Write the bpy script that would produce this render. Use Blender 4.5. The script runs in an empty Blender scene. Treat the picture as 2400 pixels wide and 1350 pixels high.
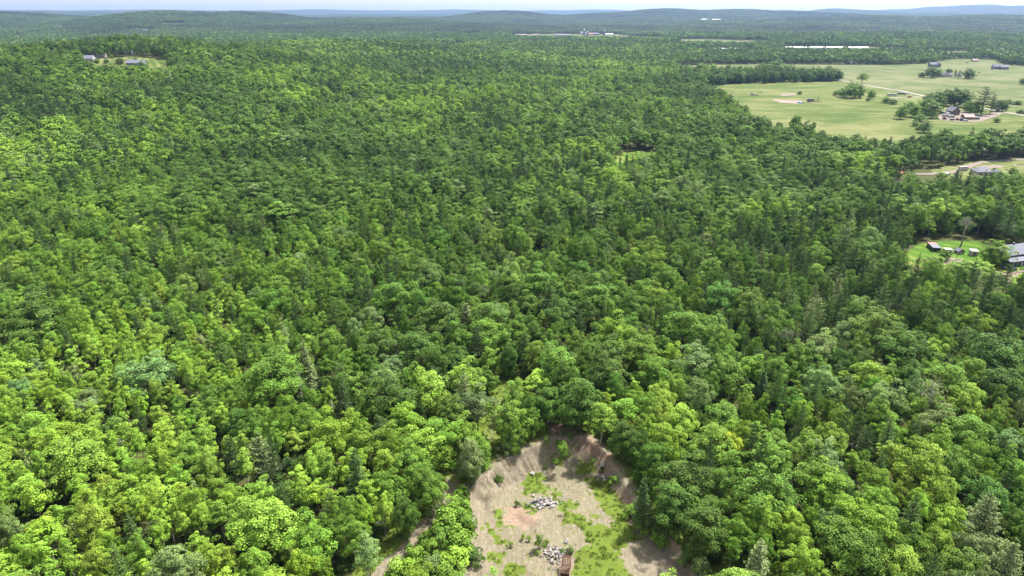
import bpy, bmesh, math, random
import numpy as np
from mathutils import Vector, Matrix, Quaternion
from mathutils.geometry import delaunay_2d_cdt

rng = np.random.default_rng(7)
random.seed(7)
SC = bpy.context.scene
COL = SC.collection

# ------------------------------------------------------------------ camera, sky, sun, exposure
CAM_H, FPX, PITCH = 105.0, 1600.0, math.radians(22.1)
cam_d = bpy.data.cameras.new("drone_camera")
cam_d.sensor_width = 36.0
cam_d.lens = 24.0
cam_d.clip_start = 0.5
cam_d.clip_end = 80000.0
cam = bpy.data.objects.new("drone_camera", cam_d)
cam.location = (0, 0, CAM_H)
cam.rotation_euler = (math.pi / 2 - PITCH, 0, 0)
COL.objects.link(cam)
SC.camera = cam

SUN_EL, SUN_AZ = math.radians(60), math.radians(52)      # azimuth from +Y towards +X
world = bpy.data.worlds.new("World")
SC.world = world
world.use_nodes = True
wn, wl = world.node_tree.nodes, world.node_tree.links
wn.clear()
sky = wn.new("ShaderNodeTexSky")
sky.sky_type = 'NISHITA'
sky.sun_disc = False
sky.sun_elevation = SUN_EL
sky.sun_rotation = SUN_AZ
sky.air_density = 1.0
sky.dust_density = 1.6
sky.ozone_density = 1.0
hsv = wn.new("ShaderNodeHueSaturation")
hsv.inputs["Saturation"].default_value = 0.15            # thin white overcast
bg = wn.new("ShaderNodeBackground")
bg.inputs["Strength"].default_value = 0.085
wo = wn.new("ShaderNodeOutputWorld")
wl.new(sky.outputs[0], hsv.inputs["Color"])
wl.new(hsv.outputs[0], bg.inputs["Color"])
wl.new(bg.outputs[0], wo.inputs["Surface"])

sun_d = bpy.data.lights.new("sun", 'SUN')
sun_d.energy = 3.3
sun_d.angle = math.radians(3)
sun_d.color = (1.0, 0.955, 0.88)
sun = bpy.data.objects.new("sun", sun_d)
sv = Vector((math.sin(SUN_AZ) * math.cos(SUN_EL), math.cos(SUN_AZ) * math.cos(SUN_EL), math.sin(SUN_EL)))
sun.rotation_euler = sv.to_track_quat('Z', 'Y').to_euler()
sun.location = (0, 0, 300)
COL.objects.link(sun)

vs = SC.view_settings
SC.display_settings.display_device = 'sRGB'
vs.view_transform = 'Standard'
vs.look = 'None'
vs.exposure = 2.0
vs.gamma = 1.0
vs.use_curve_mapping = False
cy = SC.cycles
cy.max_bounces = 4
cy.diffuse_bounces = 2
cy.glossy_bounces = 1
cy.transmission_bounces = 3
cy.volume_bounces = 0
cy.transparent_max_bounces = 4
cy.sample_clamp_indirect = 6.0
cy.use_denoising = True
cy.denoiser = 'OPENIMAGEDENOISE'
cy.denoising_input_passes = 'RGB_ALBEDO_NORMAL'
cy.denoising_prefilter = 'ACCURATE'
cy.caustics_reflective = False
cy.caustics_refractive = False

# ------------------------------------------------------------------ materials
def new_mat(name):
    m = bpy.data.materials.new(name)
    m.use_nodes = True
    nt = m.node_tree
    for n in list(nt.nodes):
        nt.nodes.remove(n)
    return m, nt.nodes, nt.links

def noise(nodes, scale, detail=4, rough=0.6, dist=0.0):
    n = nodes.new("ShaderNodeTexNoise")
    n.inputs["Scale"].default_value = scale
    n.inputs["Detail"].default_value = detail
    n.inputs["Roughness"].default_value = rough
    n.inputs["Distortion"].default_value = dist
    return n

def ramp(nodes, stops):
    r = nodes.new("ShaderNodeValToRGB")
    el = r.color_ramp.elements
    while len(el) < len(stops):
        el.new(0.5)
    for e, (p, c) in zip(el, stops):
        e.position = p
        e.color = (*c, 1.0) if len(c) == 3 else c
    return r

def mixc(nodes, links, fac, a, b, mode='MIX'):
    m = nodes.new("ShaderNodeMix")
    m.data_type = 'RGBA'
    m.blend_type = mode
    for sock, v in ((m.inputs[0], fac), (m.inputs[6], a), (m.inputs[7], b)):
        if hasattr(v, "is_output") or isinstance(v, bpy.types.NodeSocket):
            links.new(v, sock)
        elif isinstance(v, (int, float)):
            sock.default_value = v
        else:
            sock.default_value = (*v, 1.0)
    return m.outputs[2]

def mathn(nodes, links, op, a, b=0.0, clamp=False):
    m = nodes.new("ShaderNodeMath")
    m.operation = op
    m.use_clamp = clamp
    for sock, v in ((m.inputs[0], a), (m.inputs[1], b)):
        if isinstance(v, (int, float)):
            sock.default_value = v
        else:
            links.new(v, sock)
    return m.outputs[0]

def coords(nodes, space="Object"):
    t = nodes.new("ShaderNodeTexCoord")
    return t.outputs[space]

def plain(name, col, rough=0.7, var=0.12, scale=3.0, metal=0.0, k=0.55):
    col = tuple(c * k for c in col)
    m, N, L = new_mat(name)
    out = N.new("ShaderNodeOutputMaterial")
    p = N.new("ShaderNodeBsdfPrincipled")
    n = noise(N, scale, 5)
    L.new(coords(N), n.inputs["Vector"])
    c = mixc(N, L, n.outputs["Fac"], tuple(max(0, v * (1 - 2 * var)) for v in col), tuple(min(1, v * (1 + 1.6 * var)) for v in col))
    L.new(c, p.inputs["Base Color"])
    p.inputs["Roughness"].default_value = rough
    p.inputs["Metallic"].default_value = metal
    L.new(p.outputs[0], out.inputs[0])
    return m

def leaf_mat(name, trans=0.20, yellow=(0.19, 0.30, 0.035), spread=0.55):
    """Leaves: the tree's own tint, with leaf to leaf differences in the mesh."""
    m, N, L = new_mat(name)
    out = N.new("ShaderNodeOutputMaterial")
    at = N.new("ShaderNodeAttribute"); at.attribute_type = 'INSTANCER'; at.attribute_name = "tint"
    lv = N.new("ShaderNodeAttribute"); lv.attribute_type = 'GEOMETRY'; lv.attribute_name = "leaf_var"
    f = N.new("ShaderNodeMapRange")
    f.inputs["To Min"].default_value = 1.0 - spread
    f.inputs["To Max"].default_value = 1.0 + spread
    L.new(lv.outputs["Fac"], f.inputs["Value"])
    sc = N.new("ShaderNodeVectorMath"); sc.operation = 'SCALE'
    L.new(at.outputs["Vector"], sc.inputs[0]); L.new(f.outputs[0], sc.inputs["Scale"])
    yf = mathn(N, L, 'MULTIPLY', mathn(N, L, 'SUBTRACT', lv.outputs["Fac"], 0.72, True), 0.9)
    c = mixc(N, L, yf, sc.outputs[0], yellow)
    d = N.new("ShaderNodeBsdfPrincipled")
    d.inputs["Roughness"].default_value = 0.55
    d.inputs["Specular IOR Level"].default_value = 0.15
    L.new(c, d.inputs["Base Color"])
    t = N.new("ShaderNodeBsdfTranslucent")
    L.new(mixc(N, L, 0.35, c, (0.14, 0.22, 0.02)), t.inputs["Color"])
    mx = N.new("ShaderNodeMixShader"); mx.inputs[0].default_value = trans
    L.new(d.outputs[0], mx.inputs[1]); L.new(t.outputs[0], mx.inputs[2])
    L.new(mx.outputs[0], out.inputs[0])
    return m

M = {}
M['leaf'] = leaf_mat("broad_leaves")
M['needle'] = leaf_mat("pine_needles", trans=0.12, yellow=(0.09, 0.10, 0.035), spread=0.4)
M['bark'] = plain("grey_brown_bark", (0.13, 0.105, 0.08), 0.9, 0.35, 1.5)
M['birch'] = plain("pale_birch_bark", (0.42, 0.40, 0.34), 0.8, 0.35, 1.2)
M['dead'] = plain("weathered_dead_wood", (0.30, 0.27, 0.235), 0.9, 0.3, 1.5)
M['rust'] = plain("rusty_red_steel", (0.11, 0.016, 0.012), 0.6, 0.45, 2.5)
M['rust_light'] = plain("worn_red_paint", (0.22, 0.05, 0.035), 0.55, 0.3, 3.0)
M['white'] = plain("white_paint", (0.66, 0.66, 0.65), 0.6, 0.05)
M['cream'] = plain("cream_siding", (0.62, 0.57, 0.47), 0.7, 0.08)
M['greyblue'] = plain("grey_blue_siding", (0.24, 0.27, 0.33), 0.7, 0.08)
M['navy'] = plain("dark_blue_siding", (0.030, 0.036, 0.11), 0.6, 0.12)
M['black'] = plain("black_interior", (0.015, 0.015, 0.018), 0.8, 0.1)  # black colour stands in for the shade inside open sheds and trailer
M['dkgreen'] = plain("dark_green_steel", (0.03, 0.07, 0.065), 0.5, 0.15)
M['metalroof'] = plain("pale_metal_roofing", (0.19, 0.20, 0.27), 0.8, 0.08, 1.0)
M['slate'] = plain("grey_roof_shingles", (0.17, 0.18, 0.23), 0.8, 0.14, 2.0)
M['redroof'] = plain("faded_red_roofing", (0.42, 0.15, 0.13), 0.7, 0.2, 1.0)
M['pinkroof'] = plain("pale_red_roofing", (0.45, 0.28, 0.26), 0.75, 0.15, 1.0)
M['brownwood'] = plain("weathered_brown_boards", (0.20, 0.135, 0.095), 0.85, 0.25, 2.0)
M['greywood'] = plain("weathered_grey_boards", (0.24, 0.21, 0.20), 0.85, 0.2, 2.0)
M['glass'] = plain("dark_window_glass", (0.035, 0.045, 0.06), 0.12, 0.1)
M['bluepaint'] = plain("blue_car_paint", (0.012, 0.045, 0.17), 0.25, 0.1)
M['redpaint'] = plain("red_machine_paint", (0.42, 0.04, 0.03), 0.4, 0.12)
M['orange'] = plain("orange_machine_paint", (0.60, 0.17, 0.03), 0.45, 0.12)
M['tyre'] = plain("black_rubber", (0.02, 0.02, 0.02), 0.9, 0.1)
M['bluetarp'] = plain("bright_blue_tarpaulin", (0.03, 0.20, 0.62), 0.5, 0.15)
M['steel'] = plain("galvanised_steel", (0.45, 0.46, 0.48), 0.4, 0.1, 2.0, 0.3)
M['polewood'] = plain("grey_pole_wood", (0.30, 0.26, 0.22), 0.9, 0.15)
M['plastic'] = plain("white_greenhouse_film", (0.80, 0.81, 0.82), 0.35, 0.04)
M['boulder'] = plain("pale_granite", (0.30, 0.28, 0.265), 0.85, 0.35, 1.6, k=0.85)
M['boulder_dark'] = plain("grey_granite", (0.13, 0.125, 0.13), 0.85, 0.35, 1.6, k=0.85)

def pit_mat():
    m, N, L = new_mat("sand_and_weeds")
    out = N.new("ShaderNodeOutputMaterial")
    p = N.new("ShaderNodeBsdfPrincipled"); p.inputs["Roughness"].default_value = 0.95
    p.inputs["Specular IOR Level"].default_value = 0.15
    co = coords(N)
    g = N.new("ShaderNodeAttribute"); g.attribute_name = "grass"
    s = N.new("ShaderNodeAttribute"); s.attribute_name = "soil"
    n1 = noise(N, 0.25, 6, 0.62); L.new(co, n1.inputs["Vector"])
    n2 = noise(N, 1.4, 8, 0.7, 0.4); L.new(co, n2.inputs["Vector"])
    n3 = noise(N, 6.0, 5, 0.7); L.new(co, n3.inputs["Vector"])
    st = N.new("ShaderNodeMapping"); st.inputs["Rotation"].default_value = (0, 0, 0.5); st.inputs["Scale"].default_value = (2.2, 0.35, 1)
    L.new(co, st.inputs["Vector"])
    n4 = noise(N, 0.9, 6, 0.65, 0.3); L.new(st.outputs[0], n4.inputs["Vector"])
    sand = ramp(N, [(0.34, (0.066, 0.051, 0.036)), (0.43, (0.125, 0.104, 0.073)), (0.53, (0.180, 0.154, 0.112)), (0.64, (0.255, 0.232, 0.188))])
    L.new(mixc(N, L, 0.45, n2.outputs["Color"], n4.outputs["Color"]), sand.inputs[0])
    soil = ramp(N, [(0.3, (0.15, 0.095, 0.07)), (0.7, (0.31, 0.22, 0.165))]); L.new(n2.outputs["Fac"], soil.inputs[0])
    base = mixc(N, L, s.outputs["Fac"], sand.outputs[0], soil.outputs[0])
    gr = ramp(N, [(0.28, (0.040, 0.080, 0.010)), (0.5, (0.085, 0.125, 0.015)), (0.72, (0.150, 0.155, 0.036))])
    L.new(mixc(N, L, 0.5, n2.outputs["Color"], n3.outputs["Color"]), gr.inputs[0])
    k = mathn(N, L, 'ADD', g.outputs["Fac"], mathn(N, L, 'MULTIPLY', mathn(N, L, 'SUBTRACT', n2.outputs["Fac"], 0.5), 2.6))
    k = mathn(N, L, 'ADD', k, mathn(N, L, 'MULTIPLY', mathn(N, L, 'SUBTRACT', n3.outputs["Fac"], 0.5), 1.6))
    kr = ramp(N, [(0.36, (0, 0, 0)), (0.50, (0.6, 0.6, 0.6)), (0.66, (1, 1, 1))]); L.new(k, kr.inputs[0])
    L.new(mixc(N, L, kr.outputs[0], base, gr.outputs[0]), p.inputs["Base Color"])
    b = N.new("ShaderNodeBump"); b.inputs["Strength"].default_value = 0.6; b.inputs["Distance"].default_value = 0.35
    L.new(mathn(N, L, 'ADD', n2.outputs["Fac"], n3.outputs["Fac"]), b.inputs["Height"])
    L.new(b.outputs[0], p.inputs["Normal"])
    L.new(p.outputs[0], out.inputs[0])
    return m
M['pit'] = pit_mat()

def ground_mat():
    m, N, L = new_mat("forest_floor")
    out = N.new("ShaderNodeOutputMaterial")
    p = N.new("ShaderNodeBsdfPrincipled"); p.inputs["Roughness"].default_value = 0.95
    p.inputs["Specular IOR Level"].default_value = 0.1
    co = coords(N)
    f = N.new("ShaderNodeAttribute"); f.attribute_name = "far_canopy"
    n1 = noise(N, 0.35, 5); L.new(co, n1.inputs["Vector"])
    near = ramp(N, [(0.3, (0.025, 0.045, 0.010)), (0.55, (0.05, 0.055, 0.018)), (0.75, (0.10, 0.065, 0.04))]); L.new(n1.outputs["Fac"], near.inputs[0])
    n2 = noise(N, 0.0035, 6, 0.65); L.new(co, n2.inputs["Vector"])
    far = ramp(N, [(0.3, (0.010, 0.020, 0.009)), (0.5, (0.016, 0.029, 0.011)), (0.68, (0.024, 0.040, 0.014)), (0.75, (0.07, 0.09, 0.04))]); L.new(n2.outputs["Fac"], far.inputs[0])  # tones darkened for the shade between crowns that this flat sheet lacks
    L.new(mixc(N, L, f.outputs["Fac"], near.outputs[0], far.outputs[0]), p.inputs["Base Color"])
    n3 = noise(N, 0.02, 6, 0.7); L.new(co, n3.inputs["Vector"])
    b = N.new("ShaderNodeBump"); b.inputs["Strength"].default_value = 1.0; b.inputs["Distance"].default_value = 12.0
    L.new(mathn(N, L, 'MULTIPLY', n3.outputs["Fac"], f.outputs["Fac"]), b.inputs["Height"]); L.new(b.outputs[0], p.inputs["Normal"])
    L.new(p.outputs[0], out.inputs[0])
    return m
M['ground'] = ground_mat()

def field_mat(name, a, b, c, stretch=(0.012, 0.05)):
    m, N, L = new_mat(name)
    out = N.new("ShaderNodeOutputMaterial")
    p = N.new("ShaderNodeBsdfPrincipled"); p.inputs["Roughness"].default_value = 0.95
    p.inputs["Specular IOR Level"].default_value = 0.1
    co = coords(N)
    mp = N.new("ShaderNodeMapping"); mp.inputs["Rotation"].default_value = (0, 0, 0.6); mp.inputs["Scale"].default_value = (stretch[0], stretch[1], 1)
    L.new(co, mp.inputs["Vector"])
    n1 = noise(N, 1.0, 7, 0.62, 0.8); L.new(mp.outputs[0], n1.inputs["Vector"])
    n2 = noise(N, 0.25, 5, 0.7); L.new(co, n2.inputs["Vector"])
    r = ramp(N, [(0.41, a), (0.50, b), (0.575, c)])
    n3 = noise(N, 0.011, 5, 0.6, 1.2); L.new(co, n3.inputs["Vector"])
    wv = N.new("ShaderNodeTexWave"); wv.wave_type = 'BANDS'; wv.inputs["Scale"].default_value = 0.035; wv.inputs["Distortion"].default_value = 6.0; wv.inputs["Detail"].default_value = 3.0; wv.inputs["Detail Scale"].default_value = 0.4
    mp2 = N.new("ShaderNodeMapping"); mp2.inputs["Rotation"].default_value = (0, 0, -0.5); L.new(co, mp2.inputs["Vector"]); L.new(mp2.outputs[0], wv.inputs["Vector"])
    t = mixc(N, L, 0.45, mixc(N, L, 0.25, n1.outputs["Fac"], n2.outputs["Fac"]), n3.outputs["Fac"])
    t = mixc(N, L, 0.10, t, wv.outputs["Fac"])
    L.new(t, r.inputs[0])
    L.new(r.outputs[0], p.inputs["Base Color"])
    L.new(p.outputs[0], out.inputs[0])
    return m
M['hay'] = field_mat("hay_grass", (0.037, 0.066, 0.011), (0.072, 0.094, 0.021), (0.135, 0.134, 0.058))
M['pasture'] = field_mat("pasture_grass", (0.045, 0.070, 0.018), (0.075, 0.093, 0.032), (0.130, 0.128, 0.064))
M['lawn'] = field_mat("rough_lawn", (0.042, 0.095, 0.010), (0.07, 0.125, 0.014), (0.14, 0.15, 0.04), (0.05, 0.08))
M['gravel'] = plain("pale_gravel", (0.38, 0.35, 0.32), 0.95, 0.2, 0.4)
M['asphalt'] = plain("worn_asphalt", (0.30, 0.29, 0.28), 0.9, 0.12, 0.4)
M['dirt'] = plain("brown_dirt", (0.17, 0.135, 0.112), 0.95, 0.25, 0.3, k=0.85)
M['leafpile'] = plain("pink_brown_mulch", (0.21, 0.15, 0.125), 0.95, 0.25, 0.6, k=0.85)

# ------------------------------------------------------------------ terrain and projection
SP, CP = math.sin(PITCH), math.cos(PITCH)

def ray_dir(px, py):
    xc, yc = (px - 1200.0) / FPX, (675.0 - py) / FPX
    return np.array([xc, CP + SP * yc, -SP + CP * yc])

def ridge_pt(px, py, dist):
    """Where a ridge seen at a pixel stands when it is dist metres away: x, y, height."""
    d = ray_dir(px, py); d = d / math.hypot(d[0], d[1])
    return d[0] * dist, d[1] * dist, CAM_H + d[2] * dist

HILLS = []            # x, y, height, sigma across, sigma along the line of sight
def hill(px, py, dist, wpx, depth, base=0.0):
    x, y, z = ridge_pt(px, py, dist)
    HILLS.append((x, y, z - base, wpx / FPX * dist, depth))
hill(300, 112, 1150, 330, 260)                       # wooded rise behind the far left farm
hill(760, 112, 1600, 240, 300)
hill(380, 31, 5200, 130, 700); hill(560, 34, 5600, 110, 600)
hill(0, 34, 6500, 140, 900); hill(900, 39, 5200, 180, 700, 20)
hill(1180, 27, 7600, 90, 900); hill(1380, 31, 7800, 160, 900, 20)
hill(1560, 26, 8600, 130, 900); hill(1800, 26, 8600, 170, 900); hill(2060, 34, 6500, 220, 900, 20); hill(2330, 35, 6500, 160, 900, 20)
hill(60, 17, 11500, 70, 1500, 60); hill(240, 21, 11200, 110, 1500, 60); hill(600, 21, 11200, 70, 1400, 40); hill(430, 24, 11200, 120, 1400, 60)
hill(800, 26, 11500, 70, 1300, 50); hill(930, 27, 11500, 90, 1300, 60)
hill(1980, 20, 11500, 90, 1400, 30); hill(2150, 23, 11500, 110, 1400, 40); hill(2330, 22, 11800, 110, 1400, 40)
hill(2340, 5, 16500, 110, 2500, 60); hill(2150, 12, 16500, 120, 2500, 80); hill(1650, 14, 16500, 30, 2000, 150); hill(1900, 17, 16500, 140, 2500, 100)
hill(1400, 20, 16500, 180, 2500, 100); hill(1080, 19, 16500, 110, 2500, 60); hill(560, 20, 16500, 90, 2500, 80)
HA = np.array(HILLS)
WAVES = [(rng.uniform(0.6, 1.4) * 2 * math.pi / w, rng.uniform(0, 2 * math.pi), rng.uniform(0, 6.28), a) for w, a in ((900, 1.0), (1300, 1.2), (700, 0.7), (2100, 1.6), (500, 0.5), (3300, 2.0))]

def sstep(a, b, v):
    t = np.clip((v - a) / (b - a), 0, 1)
    return t * t * (3 - 2 * t)

def terrain(x, y):
    x = np.asarray(x, float); y = np.asarray(y, float)
    r = np.hypot(x, y)
    z = np.zeros_like(r)
    for k, th, ph, a in WAVES:
        z += a * np.sin(k * (x * math.cos(th) + y * math.sin(th)) + ph)
    z *= sstep(350, 900, r) * (0.6 + 1.2 * sstep(1500, 4000, r) + 3.0 * sstep(4000, 9000, r))
    hm = np.zeros_like(r)
    for hx, hy, h, sw, sd in HILLS:
        hr = math.hypot(hx, hy)
        u = (x * hx + y * hy) / hr - hr
        w = (x * hy - y * hx) / hr
        g = h * np.exp(-(u / sd) ** 2 / 2 - (w / sw) ** 2 / 2)
        hm = hm + np.maximum(g, 0) ** 5
    z = z + 98 * sstep(12500, 16500, r)
    return z + np.maximum(hm ** 0.2 - 98 * sstep(12500, 16500, r), 0)

_steps = np.concatenate([np.linspace(60, 600, 550), 600 * np.exp(np.linspace(0, math.log(50), 1500))])
def at(px, py, z=None):
    """Ground point seen at a pixel (on a level of height z when given)."""
    d = ray_dir(px, py)
    if z is not None:
        t = (CAM_H - z) / -d[2]
        return np.array([d[0] * t, d[1] * t, z])
    h = math.hypot(d[0], d[1])
    t = _steps / h
    gx, gy, gz = d[0] * t, d[1] * t, CAM_H + d[2] * t
    under = gz <= terrain(gx, gy)
    i = int(np.argmax(under)) if under.any() else len(t) - 1
    return np.array([gx[i], gy[i], float(terrain(gx[i], gy[i]))])

def project(x, y, z):
    x = np.asarray(x, float); y = np.asarray(y, float); z = np.asarray(z, float) - CAM_H
    dep = y * CP - z * SP
    up = y * SP + z * CP
    dep = np.maximum(dep, 1e-3)
    return 1200 + FPX * x / dep, 675 - FPX * up / dep, dep

def in_poly(x, y, poly):
    x = np.asarray(x); y = np.asarray(y)
    c = np.zeros(x.shape, bool)
    n = len(poly)
    for i in range(n):
        x1, y1 = poly[i][0], poly[i][1]; x2, y2 = poly[(i + 1) % n][0], poly[(i + 1) % n][1]
        if y1 == y2: continue
        hit = ((y1 > y) != (y2 > y)) & (x < (x2 - x1) * (y - y1) / (y2 - y1) + x1)
        c ^= hit
    return c

def seg_dist(x, y, pts, closed=False):
    best = np.full(np.shape(x), 1e9); par = np.zeros(np.shape(x)); acc = 0.0
    P = list(pts) + ([pts[0]] if closed else [])
    for a, b in zip(P[:-1], P[1:]):
        ax, ay, bx, by = a[0], a[1], b[0], b[1]
        l2 = (bx - ax) ** 2 + (by - ay) ** 2
        t = np.clip(((x - ax) * (bx - ax) + (y - ay) * (by - ay)) / l2, 0, 1)
        d = np.hypot(x - ax - t * (bx - ax), y - ay - t * (by - ay))
        m = d < best
        best = np.where(m, d, best); par = np.where(m, acc + t * math.sqrt(l2), par)
        acc += math.sqrt(l2)
    return best, par

def wob(x, y, s, seed=0):
    """Cheap smooth noise in -1..1."""
    r = np.random.default_rng(seed)
    v = 0
    for i in range(5):
        th, ph, k = r.uniform(0, 6.28), r.uniform(0, 6.28), r.uniform(0.6, 1.9)
        v = v + np.sin((x * math.cos(th) + y * math.sin(th)) * k / s + ph + 1.7 * np.sin((x * math.sin(th) - y * math.cos(th)) * 0.6 * k / s + ph * 2))
    return v / 3.2

# ------------------------------------------------------------------ mesh helpers
def link_mesh(name, verts, faces, mats, parent=None, mat_idx=None, smooth=False):
    me = bpy.data.meshes.new(name)
    me.from_pydata([tuple(v) for v in verts], [], [tuple(f) for f in faces])
    for mm in (mats if isinstance(mats, (list, tuple)) else [mats]):
        me.materials.append(mm)
    if mat_idx is not None:
        me.polygons.foreach_set("material_index", np.asarray(mat_idx, np.int32))
    if smooth:
        me.polygons.foreach_set("use_smooth", np.ones(len(me.polygons), bool))
    me.update()
    o = bpy.data.objects.new(name, me)
    COL.objects.link(o)
    if parent is not None:
        o.parent = parent
    return o

class MB:
    """Collects boxes, prisms and tubes; build() links them as one mesh object."""
    def __init__(s):
        s.v, s.f = [], []
    def add(s, v, f):
        o = len(s.v)
        s.v += [tuple(p) for p in v]; s.f += [tuple(i + o for i in q) for q in f]
        return s
    def box(s, x0, x1, y0, y1, z0, z1):
        v = [(x0, y0, z0), (x1, y0, z0), (x1, y1, z0), (x0, y1, z0), (x0, y0, z1), (x1, y0, z1), (x1, y1, z1), (x0, y1, z1)]
        return s.add(v, [(0, 3, 2, 1), (4, 5, 6, 7), (0, 1, 5, 4), (1, 2, 6, 5), (2, 3, 7, 6), (3, 0, 4, 7)])
    def hexa(s, v):
        return s.add(v, [(0, 3, 2, 1), (4, 5, 6, 7), (0, 1, 5, 4), (1, 2, 6, 5), (2, 3, 7, 6), (3, 0, 4, 7)])
    def prism(s, prof, x0, x1):
        """A y-z outline swept along x."""
        n = len(prof)
        v = [(x0, y, z) for y, z in prof] + [(x1, y, z) for y, z in prof]
        f = [tuple(range(n))[::-1], tuple(range(n, 2 * n))] + [(i, (i + 1) % n, n + (i + 1) % n, n + i) for i in range(n)]
        return s.add(v, f)
    def tube(s, pts, rad, n=6):
        pts = [Vector(p) for p in pts]
        v, f = [], []
        for i, p in enumerate(pts):
            t = (pts[min(i + 1, len(pts) - 1)] - pts[max(i - 1, 0)]).normalized()
            a = t.orthogonal().normalized(); b = t.cross(a)
            r = rad[i] if isinstance(rad, (list, tuple)) else rad
            for k in range(n):
                an = 2 * math.pi * k / n
                v.append(p + (a * math.cos(an) + b * math.sin(an)) * r)
        for i in range(len(pts) - 1):
            for k in range(n):
                f.append((i * n + k, i * n + (k + 1) % n, (i + 1) * n + (k + 1) % n, (i + 1) * n + k))
        f.append(tuple(range(n))[::-1]); f.append(tuple(range((len(pts) - 1) * n, len(pts) * n)))
        return s.add(v, f)
    def build(s, name, mat, parent=None, smooth=False):
        return link_mesh(name, s.v, s.f, mat, parent, smooth=smooth)

def empty(name, loc, rz=0.0, label=None, cat=None, group=None, scale=None):
    o = bpy.data.objects.new(name, None)
    o.empty_display_size = 1.0
    o.location = loc; o.rotation_euler = (0, 0, rz)
    if scale is not None: o.scale = scale
    COL.objects.link(o)
    tag(o, label, cat, group)
    return o

def tag(o, label=None, cat=None, group=None, kind=None):
    if label: o["label"] = label
    if cat: o["category"] = cat
    if group: o["group"] = group
    if kind: o["kind"] = kind
    return o

def sheet(name, poly, mat, lift, step, kind='structure', zf=terrain):
    """A draped sheet over a ground outline."""
    P = [Vector((float(p[0]), float(p[1]))) for p in poly]
    ring = []
    for a, b in zip(P, P[1:] + P[:1]):
        n = max(1, int((b - a).length / step))
        for i in range(n):
            q = a.lerp(b, i / n)
            ring.append(q)
    xs = [p.x for p in P]; ys = [p.y for p in P]
    gx, gy = np.meshgrid(np.arange(min(xs), max(xs), step), np.arange(min(ys), max(ys), step))
    gx = gx.ravel(); gy = gy.ravel()
    ok = in_poly(gx, gy, [(p.x, p.y) for p in ring])
    d, _ = seg_dist(gx, gy, [(p.x, p.y) for p in P], True)
    ok &= d > step * 0.5
    pts = ring + [Vector((float(a), float(b))) for a, b in zip(gx[ok], gy[ok])]
    n = len(ring)
    vv, ee, ff, *_ = delaunay_2d_cdt(pts, [(i, (i + 1) % n) for i in range(n)], [], 1, 1e-4)
    x = np.array([v.x for v in vv]); y = np.array([v.y for v in vv])
    z = zf(x, y) + lift
    o = link_mesh(name, np.stack([x, y, z], 1), ff, mat, smooth=True)
    tag(o, kind=kind)
    return o

def strip(name, pts, width, mat, lift=0.08, kind='structure', zf=terrain, step=3.0):
    P = [Vector((float(p[0]), float(p[1]))) for p in pts]
    Q = []
    for i in range(len(P) - 1):                        # Catmull-Rom through the points
        p0, p1, p2, p3 = P[max(i - 1, 0)], P[i], P[i + 1], P[min(i + 2, len(P) - 1)]
        n = max(2, int((p2 - p1).length / step))
        for k in range(n):
            t = k / n
            Q.append(0.5 * ((2 * p1) + (p2 - p0) * t + (2 * p0 - 5 * p1 + 4 * p2 - p3) * t * t + (3 * p1 - p0 - 3 * p2 + p3) * t ** 3))
    Q.append(P[-1])
    v, f = [], []
    for i, q in enumerate(Q):
        t = (Q[min(i + 1, len(Q) - 1)] - Q[max(i - 1, 0)]).normalized()
        nrm = Vector((-t.y, t.x))
        w = width * (1 + 0.12 * math.sin(i * 0.7) + 0.07 * math.sin(i * 1.9))
        for s in (-0.5, -0.17, 0.17, 0.5):
            a = q + nrm * (w * s)
            v.append((a.x, a.y, float(zf(a.x, a.y)) + lift + (0.03 if abs(s) < 0.3 else 0)))
        if i:
            for k in range(3):
                b = (i - 1) * 4 + k
                f.append((b, b + 1, b + 5, b + 4))
    o = link_mesh(name, v, f, mat)
    tag(o, kind=kind)
    return o

# ------------------------------------------------------------------ the pit
PXRIM = [(1098, 1150), (1140, 1112), (1178, 1078), (1240, 1048), (1300, 1024), (1372, 1022), (1425, 1062), (1452, 1108), (1480, 1150), (1540, 1220), (1600, 1290), (1640, 1350), (1650, 1440), (1060, 1440), (1085, 1330), (1108, 1250), (1104, 1195)]
RIM = [at(px, py, 0.0)[:2] for px, py in PXRIM]
PX0, PX1, PY0, PY1 = -32.0, 62.0, 84.0, 190.0

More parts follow.
